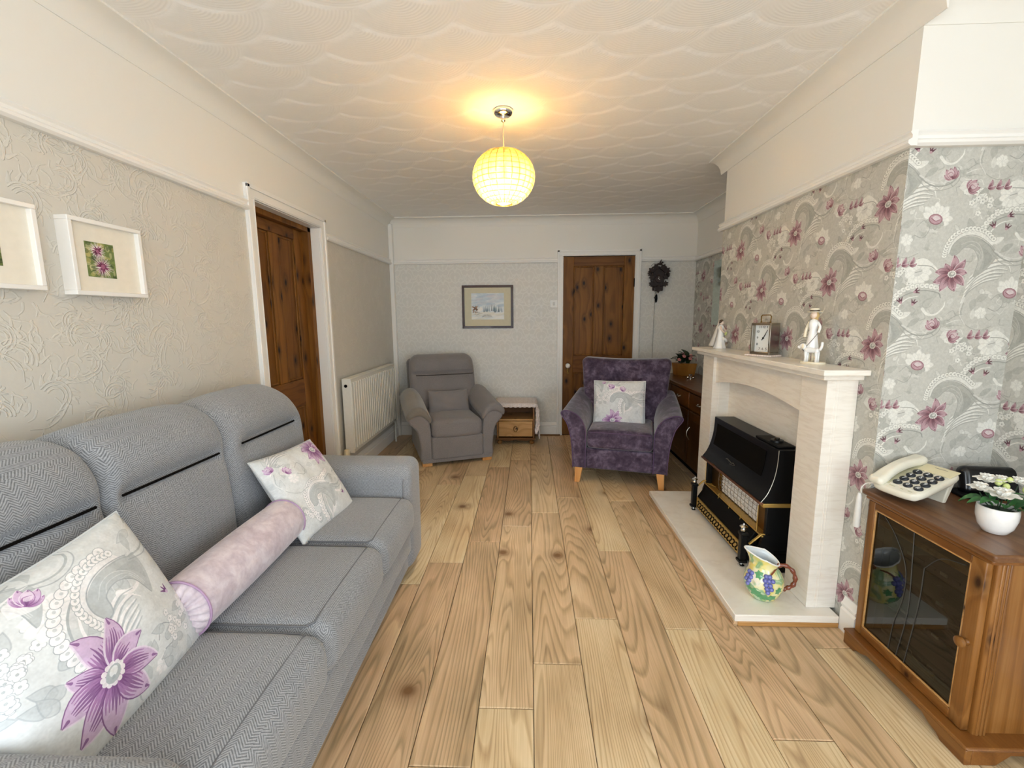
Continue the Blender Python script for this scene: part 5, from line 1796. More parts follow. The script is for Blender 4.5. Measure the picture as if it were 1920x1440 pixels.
obj('door_knob', MB().lathe([(0, .032), (.008, .031), (.0155, .026), (.0165, .018), (.011, .010), (.007, .006), (.010, .001), (.010, 0)][::-1], 18, (0, 0, 0), 'x', lambda p, a: (p[0], p[1], -p[2])).xf(Tr(CX0, CY0 + .026, .35)), M_ANT, dr, ws=True)
obj('inner_shelf', MB().box(CX0 + .032, CX1 - .03, CY0 + .02, CY1 - .014, .53, .552), M_ANT_IN, cab, ws=True)
pl = MB()
arch = [(CY0 - .05, 0), (CY0 + .03, 0), (CY0 + .045, .012), (CY0 + .075, .02), (CY0 + .1, .034), (CY1 - .12, .034), (CY1 - .09, .02), (CY1 - .06, .012), (CY1 - .05, 0), (CY1 + .006, 0), (CY1 + .006, .05), (CY0 - .05, .05)]
obj('plinth', MB().prism(arch, 'x', CX0 - .032, CX0 - .012), M_ANT_Y, cab, ws=True, bevel=.003)
obj('plinth', MB().prism([(CX0 - .0118, 0), (CX0 + .06, 0), (CX0 + .1, .034), (CX1 - .08, .034), (CX1 - .04, 0), (CX1, 0), (CX1, .05), (CX0 - .0118, .05)], 'y', CY0 - .0495, CY0 - .03), M_ANT_Y, cab, ws=True, bevel=.003)
obj('plinth_moulding', MB().box(CX0 - .036, CX1, CY0 - .054, CY1 + .01, .05, .062), M_ANT_Y, cab, ws=True, bevel=.006, seg=3)
# black stack system behind the glass
hi = thing('stereo_stack', 'black stacked stereo units behind the glass door of the pine cabinet', 'stereo', (1.55, 1.48, .078))
for k, (z0, z1) in enumerate(((.0785, .20), (.203, .32), (.323, .43), (.433, .53))):
    u = obj('stereo_unit', MB().box(1.41, 1.72, CY0 + .035, CY1 - .03, z0, z1), M_BLACK2, hi, ws=True, bevel=.004)
    for j in range(8):
        y = CY0 + .06 + j * .045
        obj('stereo_button', MB().box(1.405, 1.41, y, y + .026, z0 + .02, z0 + .03), M_STEEL if j % 3 == 0 else M_BLACK, u, ws=True, bevel=.001)
    obj('stereo_dial', MB().lathe([(0, 0), (.022, 0), (.02, .010), (0, .011)], 18, (0, 0, 0), 'x', lambda p, a: (p[0], p[1], -p[2])).xf(Tr(1.41, CY0 + .09 + .06 * k, z0 + .07)), M_BLACK, u, ws=True)

# ------------------------------------------------------------------ big-button telephone
# local: u = to the right of its user (x), v = away from the user (y); tilted up at the back
ph = thing('telephone', 'ivory big-button corded telephone with black keys on the pine cabinet', 'telephone', (1.41, 1.632, CZ), math.radians(-76))
PM = Tr(0, -.085, .032) @ Rx(math.radians(19)) @ Tr(0, .105, 0)
body = MB().rbox((0, 0, 0), (.087, .115, .0145), .014, 10, 4, lambda P: np.stack([P[:, 0] * (1 - .16 * np.abs(P[:, 1] / .115) ** 5), P[:, 1] * (1 - .12 * np.abs(P[:, 0] / .087) ** 4), P[:, 2]], 1)).xf(PM)
bd = obj('body', body, M_PHONE, ph, smooth=180)
obj('key_panel', MB().rbox((.026, -.014, .0145), (.052, .066, .0016), .0016, 2, 2).xf(PM), M_PHONE, ph, smooth=180)
obj('top_panel', MB().rbox((.026, .078, .0148), (.054, .024, .0025), .0025, 2, 2).xf(PM), plain('cream_label_panel', '#ddd6b4', .5), ph, smooth=180)
hsx = -.055
obj('handset_well', MB().rbox((hsx + .004, 0, .0135), (.026, .085, .002), .002, 2, 2).xf(PM), M_PHONE_D, ph, smooth=180)
obj('handset', MB().rbox((hsx, 0, .030), (.027, .116, .0165), .016, 10, 4, lambda P: np.stack([P[:, 0] * (1 - .18 * np.clip(1 - (P[:, 1] / .075) ** 2, 0, 1)), P[:, 1], P[:, 2] + .013 * np.clip(1 - (P[:, 1] / .085) ** 2, 0, 1) - .004], 1)).xf(PM), M_PHONE, ph, smooth=180)
kb = obj('key', MB().lathe([(0, -.004), (.0145, -.004), (.0145, .002), (.0125, .004), (0, .0042)], 20, fn=lambda p, a: (p[0], p[1] * .88, p[2])), M_KEY, ph, smooth=50)
for i, ch in enumerate('123456789*0#'):
    r, c = divmod(i, 3)
    M = PM @ Tr(-.010 + c * .0355, .030 - r * .031, .0185)
    if i == 0:
        kb.matrix_basis = M
        k = kb
        W[k.name] = W[ph.name] @ M
    else:
        k = dup(kb, 'key', ph, M)
    textmesh('key_legend', ch, .020, Tr(0, 0, .0043), M_INK_W, k, .0002)
tp = MB()
for c in range(3):
    tp.box(-.010 + c * .0355 - .010, -.010 + c * .0355 + .010, .0465, .0505, .0145, .0175)
tp.box(.02, .03, -.092, -.088, .0138, .0155).box(.045, .06, -.092, -.088, .0138, .0155).box(-.02, .002, -.092, -.088, .0138, .0155)
obj('small_button', MB().add(tp.v, tp.f).xf(PM), M_PHONE_D, ph, bevel=.0008)
pr_ = MB().box(.008, .05, .086, .0885, .0173, .0176)
obj('label_line', MB().add(pr_.v, pr_.f).xf(PM), M_INK_G, ph)
obj('stand', MB().prism([(.060, 0), (.074, 0), (.105, .074), (.078, .066)], 'x', -.055, .068).xf(Tr(0, .0, 0)), M_PHONE, ph, bevel=.004)
cb = obj('cord', MB().tube(catmull([(1.340, 1.700, .689), (1.318, 1.720, .682), (1.303, 1.724, .662), (1.302, 1.722, .642)], 6), .0022, 6), M_PLASTIC, ph, ws=True)
o = thing('wand_handle', 'white plastic wand hanging from a cord at the side of the pine cabinet', 'handle', (1.298, 1.724, .5))
obj('grip', MB().lathe([(0, .0), (.011, .001), (.0125, .006), (.0115, .07), (.009, .125), (.006, .14), (0, .142)], 14), M_PLASTIC, o, smooth=60)

# ------------------------------------------------------------------ black set and flower pot
bx_ = thing('set_top_box', 'black glossy box leaning on the papered wall behind the white flower pot', 'box', (1.70, 1.655, CZ), math.radians(-8))
obj('case', MB().rbox((.02, 0, .056), (.10, .026, .054), .025, 4, 4).xf(Rx(-.28)), plain('gloss_black_plastic', '#0b0b0d', .2), bx_, smooth=180)
obj('base', MB().rbox((0, 0, .006), (.10, .045, .006), .005, 2, 2), M_BLACK2, bx_, smooth=60)

pot = thing('flower_pot', 'small round white pot of artificial white flowers on the pine cabinet', 'plant pot', (1.449, 1.366, CZ))
obj('bowl', MB().lathe([(0, 0), (.024, 0), (.029, .003), (.041, .022), (.048, .05), (.049, .072), (.0475, .084), (.0445, .0845), (.045, .072), (.042, .05), (.024, .02), (0, .018)], 36), M_PORC, pot, smooth=60)
obj('moss', MB().lathe([(0, .076), (.025, .077), (.045, .070), (.0445, .066)], 24), M_SOIL, pot)
rng = random.Random(6)


def leaf_mesh(L_, wd):
    vs, fs = [], []
    for j in range(6):
        t = j / 5
        ww_ = wd * math.sin(PI * min(1, t * .9 + .08)) ** .8
        for k in (-1, 0, 1):
            vs.append((k * ww_, L_ * t, .012 * math.sin(t * PI) * 1.2 - .5 * L_ * t * t * .5 + (.004 if k else 0)))
    for j in range(5):
        for k in range(2):
            fs.append((j * 3 + k, j * 3 + k + 1, j * 3 + k + 4, j * 3 + k + 3))
    return MB().add(vs, fs)


lf = None
for (a, el, s, x, y, z) in [(-.4, .3, 1.1, .03, -.02, .085), (-1.0, .4, 1.0, .02, -.03, .085), (.1, .3, 1.25, .035, .0, .085), (2.6, .1, 1.1, -.02, .01, .09), (2.9, .25, 1.0, -.03, -.01, .09), (3.3, .3, .9, -.03, -.02, .1), (1.2, .5, 1, .01, .03, .09), (-1.7, .2, .8, .03, -.03, .08), (-.8, .9, .8, .02, .0, .1), (.6, .8, .9, .02, .02, .1), (-2.4, .5, .7, .0, -.02, .085), (1.9, .7, .9, -.01, .02, .1), (-.2, -.1, 1.1, .045, -.025, .085), (-1.3, -.2, .9, .035, -.04, .082)]:
    M = Tr(x, y, z) @ Rz(a - PI / 2) @ Rx(el) @ Matrix.Scale(s, 4)
    if lf is None:
        lf = obj('leaf', leaf_mesh(.06, .018), M_LEAF, pot, smooth=180)
        lf.matrix_basis = M
    else:
        dup(lf, 'leaf', pot, M)
stems = MB()
FL = [(-.018, -.025, .118, .042), (-.062, .0, .135, .032), (-.02, .025, .152, .034), (.078, -.03, .128, .034), (.06, .01, .152, .028), (.018, .02, .155, .026)]
for (x, y, z, r) in FL:
    stems.tube([(x * .3, y * .3, .075), (x * .7, y * .7, .1), (x, y, z - .005)], .0018, 5)
obj('stem', stems, M_LEAF_D, pot)
for (x, y, z, r) in FL:
    b = MB()
    for ring, (nn, el, rr) in enumerate(((7, .15, 1.0), (6, .6, .8), (4, 1.1, .55))):
        for k in range(nn):
            a = 2 * PI * k / nn + ring * .4
            st = len(b.v)
            b.grid(4, 4, lambda u, v: ((u - .5) * r * .95 * math.sin(PI * (.15 + .75 * v)) * rr, v * r * rr, r * .25 * math.sin(v * PI * .8) + r * .25 * (u - .5) ** 2)).xf(Tr(x, y, z + ring * r * .12) @ Rz(a) @ Rx(el), st)
    obj('flower', b, M_PETAL, pot, smooth=180)
bd0 = None
for (x, y, z, s) in ((.045, -.045, .105, 1), (.0, .01, .158, 1.1), (.02, .02, .158, 1), (.035, .012, .165, .9), (.06, -.015, .142, 1.2), (.09, -.02, .14, 1), (.015, .0, .148, 1), (.085, .0, .15, .9)):
    if bd0 is None:
        bd0 = obj('bud', MB().ball((0, 0, 0), (.0085, .0085, .010), 10, 7), M_PETAL_G, pot, smooth=180)
        bd0.location = (x, y, z)
    else:
        dup(bd0, 'bud', pot, Tr(x, y, z) @ Matrix.Scale(s, 4))

# ------------------------------------------------------------------ pendant lamp
LX, LY = -.132, 2.492
lam = thing('pendant_lamp', 'round beaded pendant lamp, lit, hanging from the textured ceiling', 'ceiling lamp', (LX, LY, ZC - .006))
obj('ceiling_rose', MB().lathe([(0, 0), (.05, 0), (.051, -.004), (.049, -.016), (.04, -.024), (.016, -.028), (.012, -.034), (.012, -.05), (.006, -.056), (0, -.056)][::-1], 28), M_CHROME, lam, smooth=40)
obj('flex', MB().tube([(0, 0, -.05), (0, 0, -.29)], .0028, 6), plain('silver_flex', '#a89e88', .4), lam)
obj('lampholder', MB().lathe([(0, -.28), (.012, -.28), (.016, -.285), (.017, -.33), (.014, -.335), (0, -.335)][::-1], 18), M_BRASS, lam, smooth=40)
obj('bulb', MB().lathe([(0, -.332), (.012, -.335), (.014, -.345), (.028, -.37), (.031, -.385), (.027, -.402), (.014, -.414), (0, -.417)][::-1], 20), M_BULB, lam, smooth=180)
SC, SRX, SRZ = -.327, .158, .137
fr2 = MB()
for t in (-76, 57):
    r, z = SRX * math.cos(math.radians(t)), SC + SRZ * math.sin(math.radians(t))
    fr2.tube([(r * math.cos(a), r * math.sin(a), z) for a in np.linspace(0, 2 * PI, 37)[:-1]], .0028, 6, True)
for k in range(3):
    a = 2 * PI * k / 3
    fr2.tube([(.016 * math.cos(a), .016 * math.sin(a), -.29), (.086 * math.cos(a), .086 * math.sin(a), SC + SRZ * .839)], .002, 5)
for k in range(13):
    a = 2 * PI * k / 13
    fr2.tube([(SRX * .99 * math.cos(math.radians(t)) * math.cos(a), SRX * .99 * math.cos(math.radians(t)) * math.sin(a), SC + SRZ * .99 * math.sin(math.radians(t))) for t in np.linspace(-76, 57, 15)], .001, 4)
for r in range(13):
    t = math.radians(-75 + r * 131 / 12)
    fr2.tube([(SRX * 1.035 * math.cos(t) * math.cos(a), SRX * 1.035 * math.cos(t) * math.sin(a), SC + SRZ * 1.035 * math.sin(t)) for a in np.linspace(0, 2 * PI, 37)[:-1]], .0011, 4, True)
for k in range(25):
    a = 2 * PI * k / 25
    fr2.tube([(SRX * 1.03 * math.cos(math.radians(t)) * math.cos(a), SRX * 1.03 * math.cos(math.radians(t)) * math.sin(a), SC + SRZ * 1.03 * math.sin(math.radians(t))) for t in np.linspace(-75, 56, 17)], .0012, 4)
obj('shade_frame', fr2, M_BRASS_D, lam)
b0 = None
NR, NCOL = 12, 25
for r in range(NR):
    t = math.radians(-75 + (r + .5) * 131 / NR)
    rad, z = SRX * math.cos(t), SC + SRZ * math.sin(t)
    for k in range(NCOL):
        a = 2 * PI * (k + .5) / NCOL
        M = Tr(rad * math.cos(a), rad * math.sin(a), z) @ Rz(a) @ Ry(-t) @ Matrix.Diagonal((1, rad / SRX, 1, 1))
        if b0 is None:
            b0 = obj('bead', MB().rbox((0, 0, 0), (.006, .0199, .0150), .0055, 1, 2), M_BEAD, lam, smooth=180)
            b0.matrix_basis = M
        else:
            dup(b0, 'bead', lam, M)
ld = bpy.data.lights.new('bulb_light', 'POINT')
ld.energy, ld.color, ld.shadow_soft_size = 84, (1.0, .95, .88), .04
ld.use_nodes = True                       # a cap-down LED bulb throws less light back past its cap
_t = ld.node_tree
_e = next(n for n in _t.nodes if n.type == 'EMISSION')
_nz = _t.nodes.new('ShaderNodeSeparateXYZ')
_tc = _t.nodes.new('ShaderNodeTexCoord')
_mr = _t.nodes.new('ShaderNodeMapRange')
_t.links.new(_tc.outputs['Normal'], _nz.inputs[0])
_t.links.new(_nz.outputs['Z'], _mr.inputs['Value'])
for _k, _v in (('From Min', .2), ('From Max', .8), ('To Min', 1.0), ('To Max', .012)):
    _mr.inputs[_k].default_value = _v
_t.links.new(_mr.outputs[0], _e.inputs['Strength'])
lo = bpy.data.objects.new('bulb_light', ld)
COL.objects.link(lo)
lo.parent = lam
lo.location = (0, 0, -.37)

# ------------------------------------------------------------------ pictures
def framed(name, label, M, wd, ht, dep, fw_, fmat, mount, art, aw, ah, ax=0, az=0, inset=.02):
    """box frame; local: x across, z up, front at -y, back on y=0"""
    t = thing(name, label, 'picture')
    t.matrix_world = M
    W[t.name] = M.copy()
    for (x0, x1, z0, z1) in ((-wd / 2, wd / 2, ht / 2 - fw_, ht / 2), (-wd / 2, wd / 2, -ht / 2, -ht / 2 + fw_), (-wd / 2, -wd / 2 + fw_, -ht / 2 + fw_, ht / 2 - fw_), (wd / 2 - fw_, wd / 2, -ht / 2 + fw_, ht / 2 - fw_)):
        obj('frame_bar', MB().box(x0, x1, -dep, 0, z0, z1), fmat, t, bevel=.0015)
    obj('mount', MB().box(-wd / 2 + fw_, wd / 2 - fw_, -dep + inset, -.001, -ht / 2 + fw_, ht / 2 - fw_), mount, t)
    y = -dep + inset - .0012
    b = MB().add([(ax - aw / 2, y, az - ah / 2), (ax + aw / 2, y, az - ah / 2), (ax + aw / 2, y, az + ah / 2), (ax - aw / 2, y, az + ah / 2), (ax - aw / 2, y + .001, az - ah / 2), (ax + aw / 2, y + .001, az - ah / 2), (ax + aw / 2, y + .001, az + ah / 2), (ax - aw / 2, y + .001, az + ah / 2)],
                 [(0, 1, 2, 3), (7, 6, 5, 4), (0, 4, 5, 1), (1, 5, 6, 2), (2, 6, 7, 3), (3, 7, 4, 0)])
    obj('print', b, art, t, uvs=[(0, 0), (1, 0), (1, 1), (0, 1)] * 2, smooth=None)
    return t


uvm = lambda g: g.coord('UV')
A1 = img_mat('thistle_photo_print', thistle_photo('thistle_photo', ['#5c1838', '#7a2a55', '#3f1128', '#93466f'], 3), uvm, .4, ext='EXTEND')
A2 = img_mat('red_flower_print', poppy_photo('red_flower_photo'), uvm, .4, ext='EXTEND')
A3 = img_mat('snow_scene_print', snow_painting(), uvm, .6, ext='EXTEND')
framed('picture_frame', 'white box frame with two purple thistle flowers above the middle of the sofa', Tr(XL + .001, 1.570, 1.545) @ Rz(PI / 2), .275, .252, .045, .014, M_WHITE, M_MOUNT, A1, .105, .117, -.024, -.004, .016)
framed('picture_frame', 'white box frame with dark red flower print, above the front end of the sofa', Tr(XL + .001, 1.205, 1.552) @ Rz(PI / 2), .275, .252, .045, .014, M_WHITE, M_MOUNT, A2, .105, .117, -.012, -.004, .016)
framed('painting', 'dark framed watercolour of a snowy pine wood hanging on the far wall', Tr(-.455, YF - .002, 1.452), .563, .468, .02, .026, M_REDWOOD, M_MOUNT2, A3, .36, .285, .0, .005, .006)

# switch beside the far door
sw_ = thing('light_switch', 'white light switch plate beside the far pine door', 'light switch', (.272, YF - .002, 1.48))
obj('plate', MB().box(-.043, .043, -.009, 0, -.043, .043), M_PLASTIC, sw_, bevel=.004)
obj('rocker', MB().box(-.012, .012, -.013, -.009, -.018, .018), plain('switch_rocker', '#cfcdc8', .4), sw_, bevel=.002)

# ------------------------------------------------------------------ cuckoo clock
cu = thing('cuckoo_clock', 'carved dark wooden cuckoo clock on the far wall right of the pine door', 'clock', (1.372, YF - .002, 1.74))
obj('house', MB().prism([(-.06, -.09), (.06, -.09), (.06, .055), (0, .1), (-.06, .055)], 'y', -.09, -.002), M_DARKWOOD, cu, bevel=.003)
for s in (-1, 1):
    obj('roof_board', MB().box(-.006, .092, -.105, -.002, -.007, .007).xf(Matrix.Scale(s, 4, (1, 0, 0)) @ Tr(0, 0, .107) @ Ry(.62)), M_DARKWOOD, cu, bevel=.002)
P = [(0, .045), (.012, .028), (.032, .03), (.024, .01), (.034, -.008), (.014, -.008), (.004, -.022), (-.010, -.01), (-.032, -.012), (-.022, .006), (-.034, .026), (-.012, .026)]


def carve(x, z, r, s, y=-.1):
    return MB().prism([(px * s, pz * s) for px, pz in P], 'y', -.008, .008).xf(Tr(x, y, z) @ Ry(r))


for (x, z, r, s) in ((-.07, .065, -.8, 1.1), (.072, .065, .8, 1.2), (-.062, .0, -1.6, 1.0), (.066, .01, 1.6, 1.0), (-.066, -.06, -2.2, .9), (.066, -.06, 2.2, .9), (0, -.105, 3.14, 1.3), (-.03, .1, -.4, 1.0), (.04, .1, .5, 1.0), (.085, .03, 1.3, .8), (-.085, .035, -1.2, .8)):
    obj('carved_leaf', carve(x, z, r, s, -.096), M_DARKWOOD, cu, bevel=.002)
obj('bird', MB().ball((.012, -.08, .142), (.024, .012, .013), 10, 8).ball((.036, -.08, .156), .010, 8, 6).tube([(.044, -.08, .157), (.056, -.08, .156)], [.004, .001], 6).tube([(-.008, -.08, .142), (-.03, -.08, .136)], [.007, .003], 6).tube([(.01, -.08, .146), (.022, -.08, .176), (.028, -.08, .188)], [.008, .006, .002], 6), M_DARKWOOD, cu, smooth=180)
dial = obj('dial', MB().lathe([(0, 0), (.036, 0), (.034, .008), (.02, .009), (0, .009)], 24, (0, -.09, -.015), 'y', lambda p, a: (p[0], p[1], -p[2])), plain('brown_dial', '#2f1810', .4), cu)
obj('clock_hand', MB().box(-.0015, .0015, -.102, -.1005, -.012, .016).xf(Tr(0, 0, -.015) @ Ry(2.2)).box(-.0012, .0012, -.1035, -.102, -.015, .009), M_PETAL, dial)
obj('pine_cone_foot', MB().box(-.054, -.034, -.08, -.05, -.135, -.09), M_DARKWOOD, cu, bevel=.006)
obj('pine_cone_foot', MB().box(.034, .054, -.08, -.05, -.135, -.09), M_DARKWOOD, cu, bevel=.006)
obj('pendulum_rod', MB().tube([(0, -.02, -.09), (0, -.02, -.165)], .0025, 6), M_DARKWOOD, cu)
obj('pendulum', MB().prism([(0, -.165), (.012, -.18), (.015, -.215), (.01, -.255), (-.006, -.258), (-.012, -.225), (-.022, -.205), (-.012, -.192)], 'y', -.028, -.014), M_BLACK2, cu, bevel=.003)
obj('chain', MB().tube([(-.014, -.03, -.09), (-.018, -.03, -.5), (-.024, -.026, -1.2)], .0018, 5), M_CABLE, cu)
obj('wall_mark', MB().tube([(.06 * math.cos(a), -.002, .12 + .04 * math.sin(a)) for a in np.linspace(.3, 2.9, 12)], .002, 5), M_CABLE, cu)

# mirror in the alcove
mi = thing('wall_mirror', 'frameless mirror on the papered alcove wall behind the mantelpiece', 'mirror', (XR - .003, 4.15, 1.55))
obj('backing', MB().box(-.012, 0, -.30, .30, -.30, .30), M_PLASTIC, mi)
obj('glass', MB().prism([(-.30, -.3), (.30, -.3), (.305, -.29), (.305, .29), (.3, .3), (-.3, .3)], 'x', -.018, -.0125), M_MIRROR, mi, smooth=None)

# ------------------------------------------------------------------ radiator
ra = thing('radiator', 'white ribbed panel radiator on the wall between panelled doorway and corner', 'radiator', (XL + .07, 4.05, .25))
RY0, RY1, RZ0, RZ1, RX0, RX1 = 3.45, 4.65, .255, .855, XL + .035, XL + .105
n = int((RY1 - RY0 - .03) / .05)
prof = [(RX1 - .018, RY0 + .012)]
for i in range(n):
    y = RY0 + .015 + i * .05
    prof += [(RX1 - .018, y + .001), (RX1 + .001, y + .005), (RX1 + .001, y + .035), (RX1 - .018, y + .039)]
prof += [(RX1 - .018, RY1 - .012), (RX1 - .024, RY1 - .012), (RX1 - .024, RY0 + .012)]
obj('front_panel', MB().prism([(x, y) for x, y in prof], 'z', RZ0 + .03, RZ1 - .03), M_RADW, ra, ws=True, smooth=20)
obj('panel_edge', MB().box(RX1 - .016, RX1 - .008, RY0 + .005, RY1 - .005, RZ0, RZ0 + .032).box(RX1 - .016, RX1 - .008, RY0 + .005, RY1 - .005, RZ1 - .032, RZ1), M_RADW, ra, ws=True, bevel=.003)
obj('rear_panel', MB().box(RX0, RX0 + .012, RY0 + .005, RY1 - .005, RZ0, RZ1), M_RADW, ra, ws=True, bevel=.004)
obj('top_grille', MB().box(RX0, RX1 - .002, RY0 + .005, RY1 - .005, RZ1 - .002, RZ1 + .008), M_RADW, ra, ws=True, bevel=.003)
for ya, yb in ((RY0 - .002, RY0 + .006), (RY1 - .006, RY1 + .002)):
    obj('side_cover', MB().box(RX0 - .002, RX1 + .001, ya, yb, RZ0, RZ1 + .006), M_RADW, ra, ws=True, bevel=.004)
obj('bleed_valve', MB().lathe([(0, 0), (.013, 0), (.013, .003), (.006, .004), (.005, .008), (0, .008)], 14, (RX1 - .04, RY0 - .002, RZ1 - .05), 'y', lambda p, a: (p[0], p[1], -p[2])), M_HOLE, ra, ws=True)
obj('thermostat_valve', MB().lathe([(0, 0), (.022, 0), (.024, .006), (.023, .05), (.019, .062), (0, .064)], 20, (RX1 - .045, RY0 - .045, .235)), plain('valve_ivory', '#e2dcc2', .4), ra, ws=True)
for y in (RY0 - .045, RY1 + .05):
    obj('pipe', MB().tube([(RX1 - .045, y, .0), (RX1 - .045, y, .24)], .0085, 10).tube([(RX1 - .045, y, .215), (RX1 - .045, y + (.06 if y < 4 else -.06), .28)], .012, 10), M_CHROME if y < 4 else M_RADW, ra, ws=True)

# ------------------------------------------------------------------ bedside cabinet with crochet cloth
be = thing('bedside_cabinet', 'small pine bedside cabinet with one drawer beside the corner armchair', 'bedside cabinet', (-.145, 4.78, 0))
BX0, BX1_, BYf, BYb = -.345, .055, 4.60, 4.955
M_BED = M_ANT
obj('side_panel', MB().box(BX0, BX0 + .018, BYf, BYb, .065, .42), M_BED, be, ws=True, bevel=.002)
obj('side_panel', MB().box(BX1_ - .018, BX1_, BYf, BYb, .065, .42), M_BED, be, ws=True, bevel=.002)
obj('top', MB().box(BX0 - .012, BX1_ + .012, BYf - .014, BYb, .42, .438), M_PINE_X, be, ws=True, bevel=.004)
obj('back', MB().box(BX0 + .018, BX1_ - .018, BYb - .01, BYb, .065, .42), M_PINE_X, be, ws=True)
obj('shelf', MB().box(BX0 + .018, BX1_ - .018, BYf, BYb - .01, .255, .273), M_ANT_IN, be, ws=True, bevel=.003)
obj('bottom_board', MB().box(BX0 - .008, BX1_ + .008, BYf - .010, BYb, .05, .072), M_PINE_X, be, ws=True, bevel=.004)
dw = obj('drawer', MB().box(BX0 + .021, BX1_ - .021, BYf - .004, BYf + .014, .085, .25), M_ANT_IN, be, ws=True, bevel=.004)
obj('drawer_pull', MB().tube([(-.145 + .02 * math.cos(a), BYf - .008, .168 + .028 * math.sin(a)) for a in np.linspace(0, 2 * PI, 21)[:-1]], .004, 6, True).ball((-.145, BYf - .006, .196), .006), M_BRASS_D, dw, ws=True)
obj('apron', MB().prism([(BX0 + .03, .05)] + [(BX0 + .03 + t * (BX1_ - BX0 - .06), .05 - .012 * abs(math.sin(t * PI * 2))) for t in np.linspace(.02, .98, 17)] + [(BX1_ - .03, .05)], 'y', BYf - .004, BYf + .012), M_PINE_X, be, ws=True)
for x in (BX0 + .03, BX1_ - .03):
    for y in (BYf + .025, BYb - .03):
        obj('bun_foot', MB().lathe([(0, 0), (.018, 0), (.027, .012), (.028, .024), (.02, .036), (.014, .042), (.022, .05), (0, .05)], 18, (x, y, 0)), M_ANT, be, ws=True)
cl = thing('crochet_cloth', 'white crocheted cloth draped over the pine bedside cabinet', 'cloth', (-.145, 4.78, .44))
cloth = MB()
N = 40


def cf(u, v):
    x = BX0 - .016 + u * (BX1_ - BX0 + .032 + .34)
    y = BYf - .018 + v * (BYb - BYf + .012)
    xe = BX1_ + .016
    z = .4405 + .0015 * math.sin(u * 60) * math.sin(v * 50)
    if x > xe:
        d = x - xe
        z = .4405 - d - .01 * math.sin(v * 16) - .035 * (1 - v) * min(1, d / .1)
        x = xe + .006 + .025 * min(1, d / .25) + .010 * math.sin(v * 22) * min(1, d / .12)
    return (x, y, z)


cloth.grid(N, 28, cf)
cc = obj('cloth', cloth, M_LACE, cl, ws=True, smooth=180)
so = cc.modifiers.new('thick', 'SOLIDIFY')
so.thickness, so.offset = .003, 1
# scalloped front hem hanging over the front edge
hem = MB().grid(60, 4, lambda u, v: (BX0 - .016 + u * (BX1_ - BX0 + .034), BYf - .0185 - .002 * math.sin(u * 40), .442 - (1 - v) * (.034 + .008 * abs(math.sin(u * PI * 9)))))
h2 = obj('scalloped_hem', hem, M_LACE, cl, ws=True, smooth=180)
so = h2.modifiers.new('thick', 'SOLIDIFY')
so.thickness, so.offset = .003, 1

def flap(u, v):
    z = .44 - v * .325
    wdt = .012 + .030 * min(1, v / .25) * (1 - .75 * max(0, (v - .8) / .2) ** 1.5)
    cx_ = BX1_ + .022 + .012 * min(1, v / .3) - .02 * max(0, (v - .7) / .3)
    return (cx_ + (u - .5) * wdt * (1 + .18 * math.sin(v * 38)), BYf - .010 - .008 * math.sin(u * 7 + v * 9), z)


h3 = obj('hanging_corner', MB().grid(8, 30, flap), M_LACE, cl, ws=True, smooth=180)
so = h3.modifiers.new('thick', 'SOLIDIFY')
so.thickness, so.offset = .003, 1

# ------------------------------------------------------------------ sideboard in the alcove
sb = thing('sideboard', 'brown wooden sideboard in the alcove behind the purple armchair', 'sideboard', (1.57, 4.02, 0))
SX, SYa, SYb, SZ = 1.365, 3.30, 4.80, .735
obj('carcass', MB().box(SX + .012, XR - .025, SYa + .005, SYb - .005, .05, SZ - .03), M_TEAK, sb, ws=True, bevel=.003)
obj('top', MB().box(SX - .02, XR - .022, SYa, SYb, SZ - .03, SZ), M_TEAK_Y, sb, ws=True, bevel=.006, seg=3)
obj('kickboard', MB().box(SX + .035, XR - .03, SYa + .01, SYb - .01, 0, .05), M_HOLE, sb, ws=True)
bw = (SYb - SYa - .01) / 3
for i in range(3):
    y0 = SYa + .005 + i * bw
    d = obj('drawer', MB().box(SX - .003, SX + .012, y0 + .012, y0 + bw - .012, .55, SZ - .045), M_TEAK_Y, sb, ws=True, bevel=.004)
    obj('drawer_handle', MB().tube([(SX - .003, y0 + bw / 2 - .035, .625), (SX - .02, y0 + bw / 2 - .03, .622), (SX - .024, y0 + bw / 2, .62), (SX - .02, y0 + bw / 2 + .03, .622), (SX - .003, y0 + bw / 2 + .035, .625)], .004, 8).ball((SX - .006, y0 + bw / 2 - .035, .626), .007).ball((SX - .006, y0 + bw / 2 + .035, .626), .007), M_STEEL, d, ws=True)
    d = obj('door', MB().box(SX - .003, SX + .012, y0 + .012, y0 + bw - .012, .07, .535), M_TEAK, sb, ws=True, bevel=.004)
    obj('door_panel', MB().box(SX - .006, SX - .002, y0 + .075, y0 + bw - .075, .135, .47), M_TEAK, d, ws=True, bevel=.003)
    yh = y0 + bw - .05
    obj('door_handle', MB().tube(catmull([(SX - .004, yh, .40), (SX - .024, yh, .37), (SX - .026, yh, .33), (SX - .004, yh, .29)], 4), .0035, 8), M_STEEL, d, ws=True)

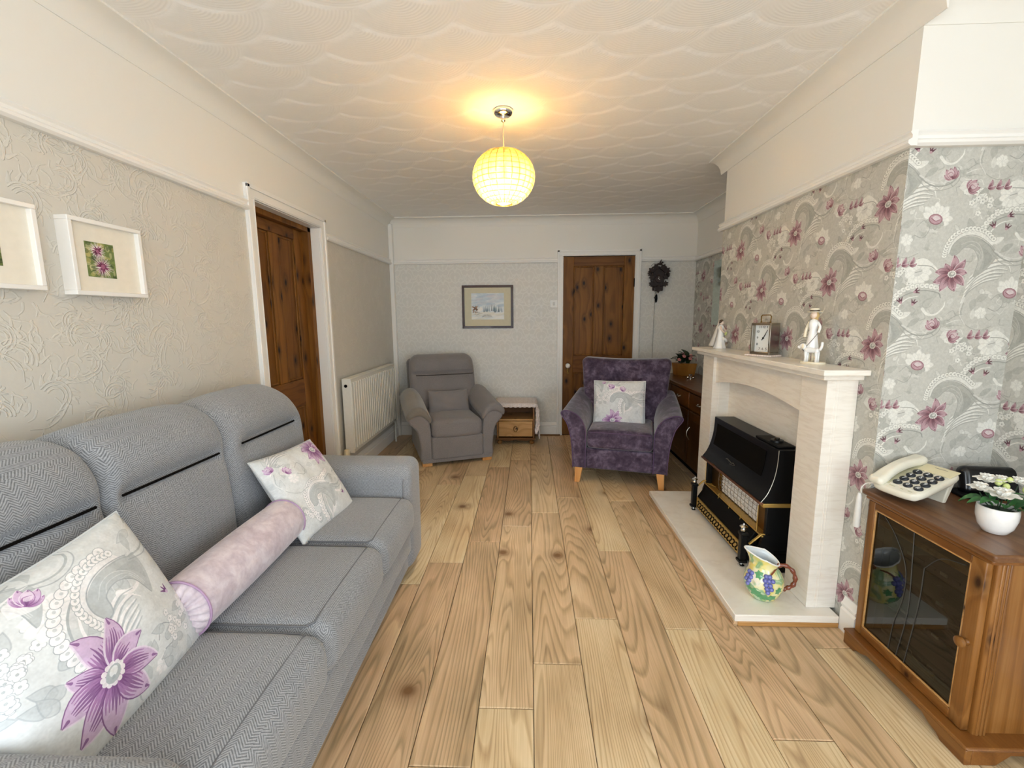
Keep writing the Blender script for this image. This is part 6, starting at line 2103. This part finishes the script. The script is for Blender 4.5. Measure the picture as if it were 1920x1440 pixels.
# planter with flowering plant and a little silver piece on the sideboard
pb = thing('planter', 'square wooden planter with pink flowering plant at the back of the sideboard', 'planter', (1.588, 4.62, SZ), math.radians(12))
obj('box', MB().add([(sx * r, sy_ * r, z) for (r, z) in ((.075, 0), (.09, .125)) for sx in (-1, 1) for sy_ in (-1, 1)], [(0, 1, 3, 2), (4, 6, 7, 5), (0, 4, 5, 1), (2, 3, 7, 6), (0, 2, 6, 4), (1, 5, 7, 3)]), M_PLANTER, pb, bevel=.003)
lf2 = None
rng = random.Random(12)
for k in range(26):
    a, el = rng.uniform(0, 2 * PI), rng.uniform(.1, 1.2)
    M = Tr(rng.uniform(-.05, .05), rng.uniform(-.05, .05), .125 + rng.uniform(-.01, .05)) @ Rz(a) @ Rx(el) @ Matrix.Scale(rng.uniform(.9, 1.5), 4)
    if lf2 is None:
        lf2 = obj('leaf', leaf_mesh(.075, .026), M_LEAF_D, pb, smooth=180)
        lf2.matrix_basis = M
    else:
        dup(lf2, 'leaf', pb, M)
f0 = None
for (x, y, z) in ((-.085, -.05, .165), (.02, -.075, .175), (.0, .02, .215), (.05, -.04, .2), (-.04, -.06, .2)):
    if f0 is None:
        b = MB()
        for k in range(5):
            a = 2 * PI * k / 5
            b.ball((.011 * math.cos(a), .011 * math.sin(a), 0), (.010, .010, .006), 8, 5)
        b.ball((0, 0, .004), .006, 8, 5)
        f0 = obj('flower', b, M_PINKP, pb, smooth=180)
        f0.matrix_basis = Tr(x, y, z) @ Rx(.9)
    else:
        dup(f0, 'flower', pb, Tr(x, y, z) @ Rx(.9))
so_ = thing('silver_ornament', 'tiny silver ornament standing on the sideboard before the planter', 'ornament', (1.555, 4.33, SZ))
obj('stem', MB().lathe([(0, 0), (.018, 0), (.018, .003), (.006, .008), (.005, .02), (.014, .028), (.02, .04), (.018, .042), (0, .036)], 18), M_CHROME, so_, smooth=60)
obj('pair', MB().ball((-.022, .01, .012), (.012, .01, .012)).ball((.024, -.008, .010), (.010, .010, .010)), M_CHROME, so_, smooth=180)
